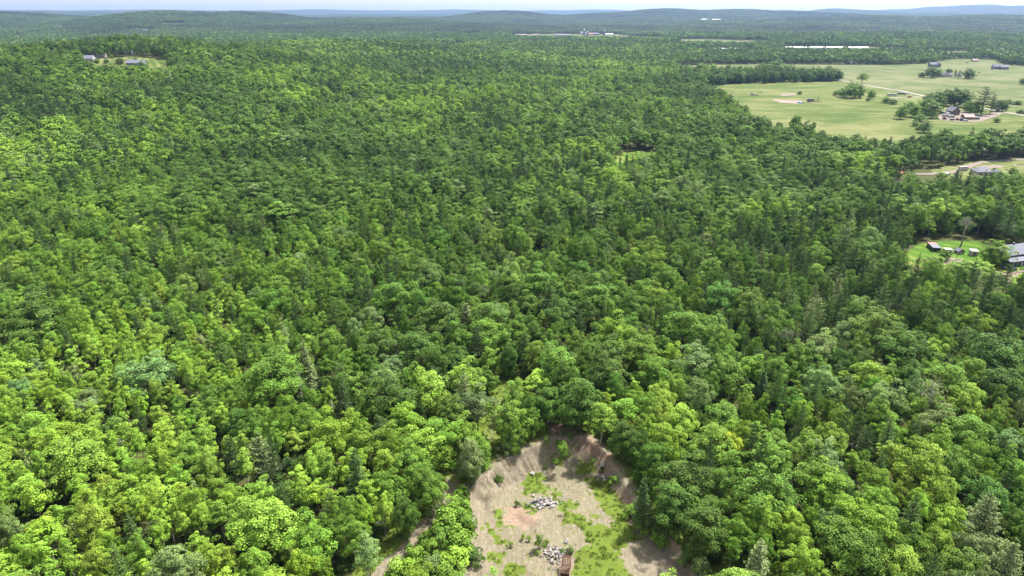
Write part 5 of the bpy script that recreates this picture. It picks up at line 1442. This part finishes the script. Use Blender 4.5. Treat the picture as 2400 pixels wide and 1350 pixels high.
# vehicles
def wheel_mb(x, y, r, w):
    mb = MB(); n = 12
    v = [(x + r * math.cos(6.2832 * i / n), yy, r + r * math.sin(6.2832 * i / n)) for yy in (y - w / 2, y + w / 2) for i in range(n)]
    return mb.add(v, [tuple(range(n)), tuple(range(2 * n - 1, n - 1, -1))] + [(i, n + i, n + (i + 1) % n, (i + 1) % n) for i in range(n)])
def prism_y(prof, y0, y1):
    n = len(prof)
    v = [(x, y0, z) for x, z in prof] + [(x, y1, z) for x, z in prof]
    return MB().add(v, [tuple(range(n)), tuple(range(2 * n - 1, n - 1, -1))] + [(i, n + i, n + (i + 1) % n, (i + 1) % n) for i in range(n)])
def pickup(px, py, rz, paint, lab):
    e = empty("pickup_truck", tuple(at(px, py)), rz, lab, "pickup truck")
    prism_y([(-2.7, 0.45), (2.75, 0.45), (2.8, 0.95), (2.6, 1.12), (1.25, 1.18), (1.25, 0.62), (-0.0, 0.62), (-2.7, 0.62)], -0.92, 0.92).build("body", paint, e)
    MB().box(-2.7, -0.55, -0.95, -0.84, 0.63, 1.2).box(-2.7, -0.55, 0.84, 0.95, 0.63, 1.2).box(-2.74, -2.6, -0.84, 0.84, 0.63, 1.2).build("bed", paint, e)
    prism_y([(-0.55, 0.63), (1.24, 0.63), (1.24, 1.18), (0.65, 1.78), (-0.4, 1.8), (-0.55, 1.2)], -0.88, 0.88).build("cab", paint, e)
    for s in (-1, 1):
        prism_y([(-0.38, 1.22), (0.95, 1.22), (0.55, 1.68), (-0.3, 1.7)], s * 0.885 - 0.012, s * 0.885 + 0.012).build("side_window", M['glass'], e)
        for x in (-1.75, 1.75):
            wheel_mb(x, s * 0.86, 0.4, 0.28).build("wheel", M['tyre'], e)
        MB().box(2.76, 2.83, s * 0.66 - .16, s * 0.66 + .16, 0.78, 0.98).build("headlight", M['white'], e)
    MB().hexa([(1.27, -0.75, 1.2), (1.3, -0.75, 1.2), (1.3, 0.75, 1.2), (1.27, 0.75, 1.2), (0.70, -0.7, 1.76), (0.75, -0.7, 1.76), (0.75, 0.7, 1.76), (0.70, 0.7, 1.76)]).build("windscreen", M['glass'], e)
    MB().box(2.78, 2.9, -0.9, 0.9, 0.42, 0.62).build("bumper", M['steel'], e)
    return e
pickup(2364, 634, -0.25, M['bluepaint'], "dark blue pickup truck parked below the blue house")

def van(px, py, rz, L_, h, mat, lab, cat="van", name="van", group=None):
    e = empty(name, tuple(at(px, py) + np.array([0, 0, 0.4])), rz, lab, cat, group)
    prism_y([(-L_ / 2, 0.4), (L_ / 2, 0.4), (L_ / 2, h * 0.55), (L_ / 2 - 0.7, h * 0.95), (L_ / 2 - 1.3, h), (-L_ / 2, h)], -1.1, 1.1).build("body", mat, e)
    for s in (-1, 1):
        MB().box(-L_ * 0.3, L_ * 0.25, s * 1.105 - .012, s * 1.105 + .012, h * 0.58, h * 0.82).build("side_window", M['glass'], e)
        for x in (-L_ * 0.3, L_ * 0.3):
            wheel_mb(x, s * 1.0, 0.42, 0.3).build("wheel", M['tyre'], e)
    return e
van(2257, 400, 0.1, 6.4, 2.6, M['white'], "white camper van parked at the end of the dirt road", "camper van")
van(2219, 413, 0.6, 5.0, 2.0, M['white'], "white van partly hidden by trees below the dirt road")
van(2267, 148, 0.0, 6.5, 2.8, M['white'], "tiny white camper on the far lawn by the trees", "camper van")
van(2090, 226, -0.35, 12.0, 3.2, M['white'], "long white trailer parked below the gravel road", "trailer", "trailer", "trailers beside the gravel road")
van(2113, 223, -0.35, 11.0, 3.2, M['steel'], "long silver trailer parked right of the white one", "trailer", "trailer", "trailers beside the gravel road")
van(2131, 229, 0.0, 4.5, 1.6, M['redpaint'], "small red car on the drive below the gravel road", "car", "car")
van(2217, 275, 0.05, 8.5, 3.0, M['white'], "white motorhome in front of the grey barn, left one", "motorhome", "motorhome", "motorhomes in the farmyard")
van(2229, 277, -0.1, 6.5, 2.8, M['white'], "white motorhome in front of the grey barn, right one", "motorhome", "motorhome", "motorhomes in the farmyard")
def tractor(px, py, rz, mat, lab):
    e = empty("tractor", tuple(at(px, py) + np.array([0, 0, 0.4])), rz, lab, "tractor")
    MB().box(0.1, 2.2, -0.45, 0.45, 0.8, 1.6).build("bonnet", mat, e)
    MB().box(-1.3, 0.08, -0.7, 0.7, 0.8, 1.5).build("body", mat, e)
    MB().box(-1.1, -0.1, -0.65, 0.65, 1.52, 2.5).build("cab", M['glass'], e)
    MB().box(-1.25, 0.05, -0.75, 0.75, 2.52, 2.66).build("cab_roof", mat, e)
    MB().box(2.25, 3.0, -1.0, 1.0, 0.2, 0.9).build("bucket", M['steel'], e)
    for s in (-1, 1):
        wheel_mb(-0.8, s * 0.95, 0.8, 0.4).build("wheel", M['tyre'], e); wheel_mb(1.6, s * 0.7, 0.5, 0.3).build("wheel", M['tyre'], e)
tractor(2213, 281, 0.2, M['orange'], "orange tractor at the left side of the farmyard")
tractor(2262, 281, 2.8, M['redpaint'], "red tractor beside the navy truck in the farmyard")
tractor(2243, 283, 0.4, M['orange'], "faded orange tractor in the middle of the farmyard")
van(2253, 284, 1.2, 5.5, 2.6, M['navy'], "navy box truck parked left of the pink-roofed shed", "truck", "truck")
van(2262, 285, 0.2, 4.4, 1.6, M['white'], "white car beside the pink-roofed shed", "car", "car")
van(2231, 283, 0.2, 4.4, 1.5, M['bluepaint'], "dark car left of the faded orange tractor", "car", "car")
# farm buildings
e = empty("barn", tuple(at(2239, 271)), 0.10, "grey barn with slate roof and brown gable wall in the farmyard", "barn")
gable(e, -4.5, 4.5, 0, 10, 4.6, 3.8, M['brownwood'], M['slate'], 'y', 0.5)
MB().box(-9.5, -4.6, 0.5, 6, -0.5, 2.6).build("lean_to_wall", M['greywood'], e); shed_roof(e, -9.5, -4.6, 0.5, 6, 2.65, 3.1, 0.16, M['slate'], 0.3, "lean_to_roof")
MB().box(-1.6, 1.6, -0.07, -0.005, -0.2, 3.0).build("door", M['greywood'], e)
windows(e, [(0, 0, 5.6, 1.2, 1.2, 'F'), (3.2, 0, 2.0, 1, 1.2, 'F')])
e = empty("barn", tuple(at(2279, 282)), -0.06, "low grey shed with a pink-red roof beside the driveway", "barn")
gable(e, -8, 2.0, 0, 8, 3.0, 2.4, M['greywood'], M['pinkroof'], 'x', 0.4)
MB().box(2.1, 7.5, 1, 7, -0.5, 2.5).build("annex_wall", M['greywood'], e); shed_roof(e, 2.2, 7.5, 1, 7, 2.55, 2.8, 0.16, M['slate'], 0.2, "annex_roof")
MB().box(-4, -1, -0.07, -0.005, -0.2, 2.4).build("door", M['brownwood'], e)
e = empty("open_shed", tuple(at(2212, 268)), 0.0, "dark open-fronted shed with flat pale roof behind the motorhomes", "shed")
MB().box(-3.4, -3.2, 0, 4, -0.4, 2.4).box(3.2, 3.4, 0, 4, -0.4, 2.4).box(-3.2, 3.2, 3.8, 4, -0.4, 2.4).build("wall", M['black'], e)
shed_roof(e, -3.4, 3.4, 0, 4, 2.7, 2.45, 0.15, M['metalroof'], 0.3)
e = empty("house", tuple(at(2308, 414)), -0.15, "house with a grey hip roof beside the dirt road", "house")
MB().box(-5.5, 5.5, 0, 9, -0.4, 3.0).build("wall", M['cream'], e)
MB().add([(-6, -.5, 3.0), (6, -.5, 3.0), (6, 9.5, 3.0), (-6, 9.5, 3.0), (-6, -.5, 3.18), (6, -.5, 3.18), (6, 9.5, 3.18), (-6, 9.5, 3.18), (-1.6, 4.5, 6.0), (1.6, 4.5, 6.0)], [(3, 2, 1, 0), (0, 1, 5, 4), (1, 2, 6, 5), (2, 3, 7, 6), (3, 0, 4, 7), (4, 5, 9, 8), (5, 6, 9), (6, 7, 8, 9), (7, 4, 8)]).build("roof", M['slate'], e)
gable(e, 5.6, 10.5, -2, 5, 2.6, 1.8, M['cream'], M['slate'], 'y', 0.4, wn="wing_wall", rn="wing_roof")
windows(e, [(-3, 0, 1.6, 1.4, 1.2, 'F'), (0.5, 0, 1.6, 1.4, 1.2, 'F')])
MB().box(2.5, 3.4, -0.07, -0.005, 0, 2.1).build("door", M['white'], e)
e = empty("shelter", tuple(at(2110, 412)), 0.3, "small orange-brown roofed shelter in the trees", "shed")
gable(e, -1.8, 1.8, 0, 2.6, 1.6, 1.1, M['brownwood'], M['orange'], 'x', 0.3)

def house(px, py, rz, parts, lab, wallm='white', roofm='slate', chim=None, cat="house", name="house", group=None):
    """parts: (x0, x1, y0, y1, h, rise, along); windows set out along the front of each."""
    e = empty(name, tuple(at(px, py)), rz, lab, cat, group)
    for i, (x0, x1, y0, y1, h, rise, al) in enumerate(parts):
        gable(e, x0, x1, y0, y1, h, rise, M[wallm], M[roofm], al, 0.4, -1.5, "wall" if i == 0 else "wing_wall", "roof" if i == 0 else "wing_roof")
        n = max(1, int((x1 - x0) / 4)); fl = [1.7] if h < 4.2 else [1.7, 4.4]
        windows(e, [(x0 + (k + .5) * (x1 - x0) / n, y0, z, 1.1, 1.5, 'F') for k in range(n) for z in fl])
    if chim: MB().box(chim[0] - .4, chim[0] + .4, chim[1] - .4, chim[1] + .4, 2, chim[2]).build("chimney", M['brownwood'], e)
    x0, x1, y0 = parts[0][0], parts[0][1], parts[0][2]
    MB().box(x0 + 0.3, x0 + 1.3, y0 - 0.09, y0 - 0.005, 0, 2.1).build("door", M['greywood'], e)
    return e
house(2217, 181, 0.0, [(-4.5, 4.5, 0, 9, 3.4, 4.4, 'y'), (-11, -4.6, 3, 10, 3.0, 3.6, 'x'), (4.6, 13, 3, 10, 3.0, 3.4, 'x'), (20, 28, 1, 9, 3.2, 3.8, 'x')], "white house with a front gable among dark trees in the pasture", 'white', 'slate', (9, 6.5, 8))
house(2190, 158, 0.1, [(-9, 3, 0, 9, 5.4, 4.0, 'x'), (3.1, 12, -2, 8, 5.0, 4.2, 'y')], "grey two-storey house at the far edge of the pasture", 'greyblue', 'slate', (-2, 5, 11))
house(2343, 163, -0.25, [(-12, 0, 0, 10, 5.2, 4.4, 'x'), (0.1, 14, -3, 8, 4.6, 4.0, 'x')], "large grey-blue house with stepped roofs near the right edge", 'greyblue', 'slate', (-4, 6, 11.5))
house(2286, 145, 0.0, [(-6, 6, 0, 8, 3.2, 2.6, 'x')], "pink-roofed house half hidden by trees at the far lawn", 'cream', 'pinkroof')
house(1998, 152, 0.0, [(-6, 6, 0, 8, 3.2, 2.8, 'x')], "brown cabin under the trees at the pasture edge", 'brownwood', 'slate')
house(233, 136, 0.1, [(-6, 6, 0, 8, 5.4, 2.8, 'x')], "white two-storey house left of the far left field", 'white', 'slate', (0, 4, 9.5))
house(292, 128, -0.1, [(-4, 4, 0, 8, 5.0, 4.0, 'y'), (4.1, 10, 1, 7, 3.4, 2.6, 'x'), (-11, -4.1, 2, 8, 3.2, 2.4, 'x')], "white farmhouse with gable and wings above the far left field", 'white', 'metalroof', (1, 5, 10.5))
house(200, 145, 0.1, [(-9, 9, 0, 10, 3.6, 3.4, 'x')], "long white barn at the far left beside a round tree", 'white', 'metalroof', None, "barn", "barn")
house(317, 154, 0.0, [(-11, 11, 0, 10, 2.8, 3.2, 'x')], "low house with pale grey roof below the far left field", 'greyblue', 'metalroof')
house(32, 146, 0.5, [(-4, 4, 0, 7, 4.6, 3.0, 'y')], "small white house with a steep gable by the left edge", 'white', 'slate')
house(520, 121, 0.0, [(-8, 8, 0, 9, 4.0, 2.2, 'x')], "white flat-looking house alone on the wooded rise", 'white', 'white')
house(137, 68, 0.0, [(-18, 18, 0, 16, 8, 6, 'x')], "pale house in a clearing on the far left hills", 'white', 'metalroof')
house(340, 78, 0.0, [(-14, 14, 0, 14, 10, 5, 'x')], "white house in a field below the far left hill", 'white', 'slate')
house(300, 62, 0.0, [(-10, 10, 0, 12, 5, 4, 'x')], "yellowish barn on the far left hillside", 'cream', 'orange', None, "barn", "barn")
house(497, 75, 0.0, [(-12, 12, 0, 12, 6, 4, 'x')], "tiny white house deep in the far woods", 'white', 'white')
house(1052, 106, 0.1, [(-7, 7, 0, 9, 3.6, 3, 'x')], "white house in a small clearing in mid forest, left one", 'white', 'slate')
house(1072, 106, -0.1, [(-6, 6, 0, 9, 3.4, 2.6, 'x')], "cream house in a small clearing in mid forest, right one", 'cream', 'redroof')
BG = "buildings of the distant farm"
for px, py, w, d, h, rise, wm, rm, lab in ((1222, 84, 50, 16, 4, 3, 'cream', 'pinkroof', "long pink-roofed barn at the left end of the distant farm"), (1256, 84, 36, 16, 4, 3, 'greyblue', 'pinkroof', "second pink-roofed barn of the distant farm"), (1303, 86, 20, 16, 8, 5, 'white', 'slate', "white block-like barn left of the long white barn"),
        (1322, 85, 54, 18, 5, 4, 'white', 'metalroof', "long white barn left of the distant silos"), (1342, 90, 26, 14, 4, 3, 'white', 'white', "low white shed in front of the long white barn"), (1366, 82, 24, 20, 8, 8, 'white', 'metalroof', "white barn behind the tall silo of the distant farm"),
        (1386, 82, 22, 16, 5, 5, 'cream', 'redroof', "red-roofed barn right of the distant silos"), (1398, 83, 26, 18, 6, 6, 'greyblue', 'slate', "grey barn between the two silo groups"), (1427, 83, 44, 18, 5, 4, 'white', 'white', "long white barn right of the dark silo"),
        (1446, 78, 16, 14, 9, 6, 'white', 'slate', "tall white house at the right end of the distant farm"), (1455, 79, 16, 14, 7, 5, 'white', 'metalroof', "white house at the far right end of the distant farm"), (1500, 76, 24, 14, 6, 5, 'white', 'white', "white building at the wood edge right of the distant farm"), (1518, 75, 44, 14, 5, 5, 'cream', 'white', "long pale building at the wood edge right of the distant farm")):
    house(px, py, 0.0, [(-w / 2, w / 2, 0, d, h, rise, 'x')], lab, wm, rm, None, "barn" if 'barn' in lab else "building", "barn" if 'barn' in lab else "farm_building", BG)
def silo(px, py, r, h, mat, capm, lab):
    e = empty("silo", tuple(at(px, py)), 0, lab, "silo", "silos of the distant farm")
    MB().tube([(0, 0, -2), (0, 0, h)], r, 14).build("drum", mat, e)
    MB().tube([(0, 0, h), (0, 0, h + r * .45), (0, 0, h + r * .8), (0, 0, h + r)], [r * 1.02, r * .85, r * .5, r * .08], 14).build("dome", capm, e)
silo(1369, 84, 5, 26, M['greyblue'], M['white'], "tall silo with white dome beside the white barn")
silo(1377, 87, 5, 20, M['greyblue'], M['steel'], "blue-grey silo in front of the white barn")
silo(1373, 86, 4, 14, M['white'], M['white'], "short white silo between the two larger ones")
silo(1416, 84, 4.5, 22, M['slate'], M['white'], "dark silo with white cap at the long white barn")
# greenhouses
def greenhouse(px, py, w, d, h, lab):
    e = empty("greenhouse", tuple(at(px, py)), 0, lab, "greenhouse", "white greenhouses beyond the fields")
    prof = [(d / 2 - d / 2 * math.cos(a), 1.0 + (h - 1.0) * math.sin(a)) for a in np.linspace(0, math.pi, 9)]
    MB().prism([(0, -1)] + prof + [(d, -1)], -w / 2, w / 2).build("cover", M['plastic'], e)
    for k in range(7):
        x = -w / 2 + w * k / 6
        MB().tube([(x, y - (0.08 if y < d / 2 else -0.08), z + 0.08) for y, z in prof], 0.09, 4).build("hoop", M['steel'], e)
for i, (px, py, w, h) in enumerate(((1848, 115, 16, 7), (1862, 114, 18, 6), (1878, 115, 16, 6.5), (1894, 115, 15, 6), (1908, 115, 18, 7), (1924, 115, 18, 6.5), (1946, 115, 22, 6), (1966, 115, 22, 6.5))):
    greenhouse(px, py, w * 1.1, 9, h, "white greenhouse in the long row beyond the trees, " + ("leftmost" if i == 0 else "rightmost" if i == 7 else ORD[i] + " from left"))
greenhouse(2012, 117, 58, 14, 8, "longest white greenhouse at the right end of the row")
greenhouse(1690, 117, 38, 9, 5, "low white greenhouse alone left of the pasture strip")
greenhouse(1728, 117, 16, 9, 5, "short white greenhouse behind a dark tree")
greenhouse(1722, 125, 18, 9, 4, "low white greenhouse in front of the short one")
for px, py, w, lab in ((1652, 50, 60, "white hall on the far wooded plain, left one"), (1680, 51, 70, "pale pink hall on the far wooded plain, right one")):
    house(px, py, 0.0, [(-w / 2, w / 2, 0, 30, 14, 6, 'x')], lab, 'white' if 'white' in lab else 'cream', 'white', None, "hall", "hall")
# masts and the water tower on the skyline
def mast(px, dist, htop_px, hbase, lab):
    x, y, zt = ridge_pt(px, htop_px, dist); zb = float(terrain(x, y))
    e = empty("radio_mast", (x, y, zb), 0, lab, "radio mast")
    H = zt - zb
    for a in (0, 2.094, 4.189):
        MB().tube([(4 * math.cos(a), 4 * math.sin(a), -2), (2.2 * math.cos(a), 2.2 * math.sin(a), H)], 1.2, 4).build("leg", M['steel'], e)
    for k in range(8):
        z0 = H * k / 8; r0 = 4 - 1.8 * k / 8
        MB().tube([(r0, 0, z0), (r0 * math.cos(2.094), r0 * math.sin(2.094), z0 + H / 8), (r0 * math.cos(4.189), r0 * math.sin(4.189), z0), (r0, 0, z0 + H / 8)], 0.4, 4).build("brace", M['steel'], e)
mast(1880, 8500, 19, 0, "thin radio mast on the skyline above the right plain")
mast(855, 12800, 18, 0, "faint radio mast on the skyline left of centre")
x, y, z = ridge_pt(875, 26, 12500); zb = float(terrain(x, y))
e = empty("water_tower", (x, y, zb), 0, "small white water tower on the skyline beside the faint mast", "water tower")
MB().tube([(0, 0, -5), (0, 0, z - zb)], 4, 8).build("stem", M['white'], e)
MB().tube([(0, 0, z - zb), (0, 0, z - zb + 8), (0, 0, z - zb + 18), (0, 0, z - zb + 24)], [6, 14, 14, 5], 12).build("tank", M['white'], e)
# things lying in the hay field
e = empty("box_trailer", tuple(at(1897, 240)), -0.12, "grey box trailer with dark open end in the hay field", "trailer")
MB().box(-3, 3, -1.3, -1.2, 0.8, 4.2).box(-3, 3, 1.2, 1.3, 0.8, 4.2).box(-3, 3, -1.2, 1.2, 4.1, 4.2).box(-3, -2.9, -1.2, 1.2, 0.8, 4.1).build("shell", M['metalroof'], e)
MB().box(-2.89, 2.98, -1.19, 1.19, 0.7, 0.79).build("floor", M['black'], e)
for s in (-1, 1): wheel_mb(-1.2, s * 1.0, 0.45, 0.3).build("wheel", M['tyre'], e)
MB().box(3.02, 4.6, -1.2, -1.1, 1.0, 4.0).build("door", M['black'], e)  # black panel, the dark of the open end put into its colour
e = empty("conveyor", tuple(at(1914, 240)), 0.1, "rusty conveyor frame with a raised mast beside the box trailer", "conveyor")
MB().tube([(1.2, 0, 0), (2.0, 0.2, 9.5)], 0.28, 5).build("mast", M['brownwood'], e)
MB().tube([(-4, 0, 1.2), (6, 0.5, 0.6)], 0.4, 5).build("beam", M['brownwood'], e)
MB().tube([(-4, 0.6, 0.8), (1.6, 0.1, 4.6)], 0.28, 5).build("arm", M['rust'], e)
for x in (-3, 4): MB().tube([(x, -0.8, -0.2), (x, 0.8, 1.0)], 0.2, 5).build("leg", M['brownwood'], e)
e = empty("tarpaulin_heap", tuple(at(1873, 242)), 0, "heap under a bright blue tarpaulin in the hay field", "tarpaulin")
C_ = MB()
for k, (r_, z_) in enumerate(((3.0, -0.1), (2.8, 0.6), (2.0, 1.3), (0.8, 1.8))): pass
C_.tube([(0, 0, -0.1), (0, 0, 0.7), (0.1, 0, 1.4), (0.2, 0.1, 1.9)], [2.9, 2.7, 1.9, 0.5], 11)
C_.build("cover", M['bluetarp'], e)
MB().box(2.6, 6.2, -0.8, 0.9, -0.2, 1.1).build("crate", M['brownwood'], e)
e = empty("wood_pile", tuple(at(1768, 224)), 0.05, "grey pile of logs lying in the hay field", "wood pile")
for i in range(9):
    y_ = (i % 4) * 0.8 - 1.2 + (0.4 if i > 3 else 0); z_ = 0.35 + (0.65 if i > 3 else 0) + (0.5 if i > 7 else 0)
    MB().tube([(-4.5 + rng.uniform(-1, 1), y_, z_), (4.5 + rng.uniform(-1, 1), y_ + rng.uniform(-.3, .3), z_)], 0.38, 7).build("log", M['dead'], e)
e = empty("orange_cart", tuple(at(1787, 166)), 0.1, "small orange hay wagon at the edge of the far field", "wagon")
MB().box(-4, 4, -1.3, 1.3, 0.8, 1.6).build("bed", M['orange'], e)
for x in (-2.6, 2.6):
    for s in (-1, 1): wheel_mb(x, s * 1.3, 0.45, 0.25).build("wheel", M['tyre'], e)
# utility poles, fence
def pole(px, py, hpx, lab, lean=0.0):
    p = at(px, py); h = hpx * mpp(p) * 1.04
    e = empty("utility_pole", tuple(p), 0.3, lab, "utility pole", "utility poles")
    e.rotation_euler = (0, lean, 0.3)
    MB().tube([(0, 0, -0.5), (0, 0, h)], [0.17, 0.11], 6).build("post", M['polewood'], e)
    a = MB().box(-1.1, 1.1, -0.08, 0.08, h - 0.9, h - 0.75).build("crossarm", M['polewood'], e)
    for x in (-1.0, -0.4, 0.4, 1.0): MB().tube([(x, 0, h - 0.75), (x, 0, h - 0.5)], 0.06, 5).build("insulator", M['greyblue'], a)
pole(2303, 376, 26, "leaning utility pole beside the curve of the dirt road", 0.14)
pole(2233, 389, 19, "utility pole at the wood edge by the parked vehicles", 0.12)
pole(1591, 152, 18, "utility pole in front of the far tree line, left one")
pole(1699, 152, 17, "utility pole in front of the far tree line, middle one")
pole(2013, 155, 15, "utility pole in front of the far tree line, right one")
pole(1985, 238, 8, "short pole in the hay field below the tree clump")
pole(2240, 610, 20, "utility pole in the yard behind trees")
p = at(2383, 389); q = at(2440, 384)
e = empty("fence", tuple(p), math.atan2(q[1] - p[1], q[0] - p[0]), "brown wooden rail fence at the right edge by the dirt road", "fence")
Lf = math.hypot(q[0] - p[0], q[1] - p[1])
n = int(Lf / 2.4)
for i in range(n + 1): MB().box(i * 2.4 - .08, i * 2.4 + .08, -.08, .08, -0.4, 1.35).build("post", M['brownwood'], e)
for z in (0.55, 1.1): MB().box(-0.1, n * 2.4 + .1, -.13, -.085, z - .07, z + .07).build("rail", M['brownwood'], e)


# ------------------------------------------------------------------ haze
hz = MB().box(-36000, 36000, -3000, 40000, GROUND_MIN - 10.0, max(TOP_MAX + 25, CAM_H + 40)).build("haze", None) if False else None
m, N, L = new_mat("summer_haze")
out = N.new("ShaderNodeOutputMaterial")
pv = N.new("ShaderNodeVolumePrincipled")
pv.inputs["Color"].default_value = (0.32, 0.48, 0.84, 1)
pv.inputs["Density"].default_value = 1 / 24000.0
pv.inputs["Anisotropy"].default_value = 0.3
L.new(pv.outputs[0], out.inputs["Volume"])
m.cycles.volume_sampling = 'DISTANCE'
m.cycles.homogeneous_volume = True
mb = MB().box(-19000, 19000, -19000, 19000, GROUND_MIN - 1.0, max(TOP_MAX + 20, CAM_H + 30))
hz = mb.build("haze", m)
tag(hz, kind='stuff')
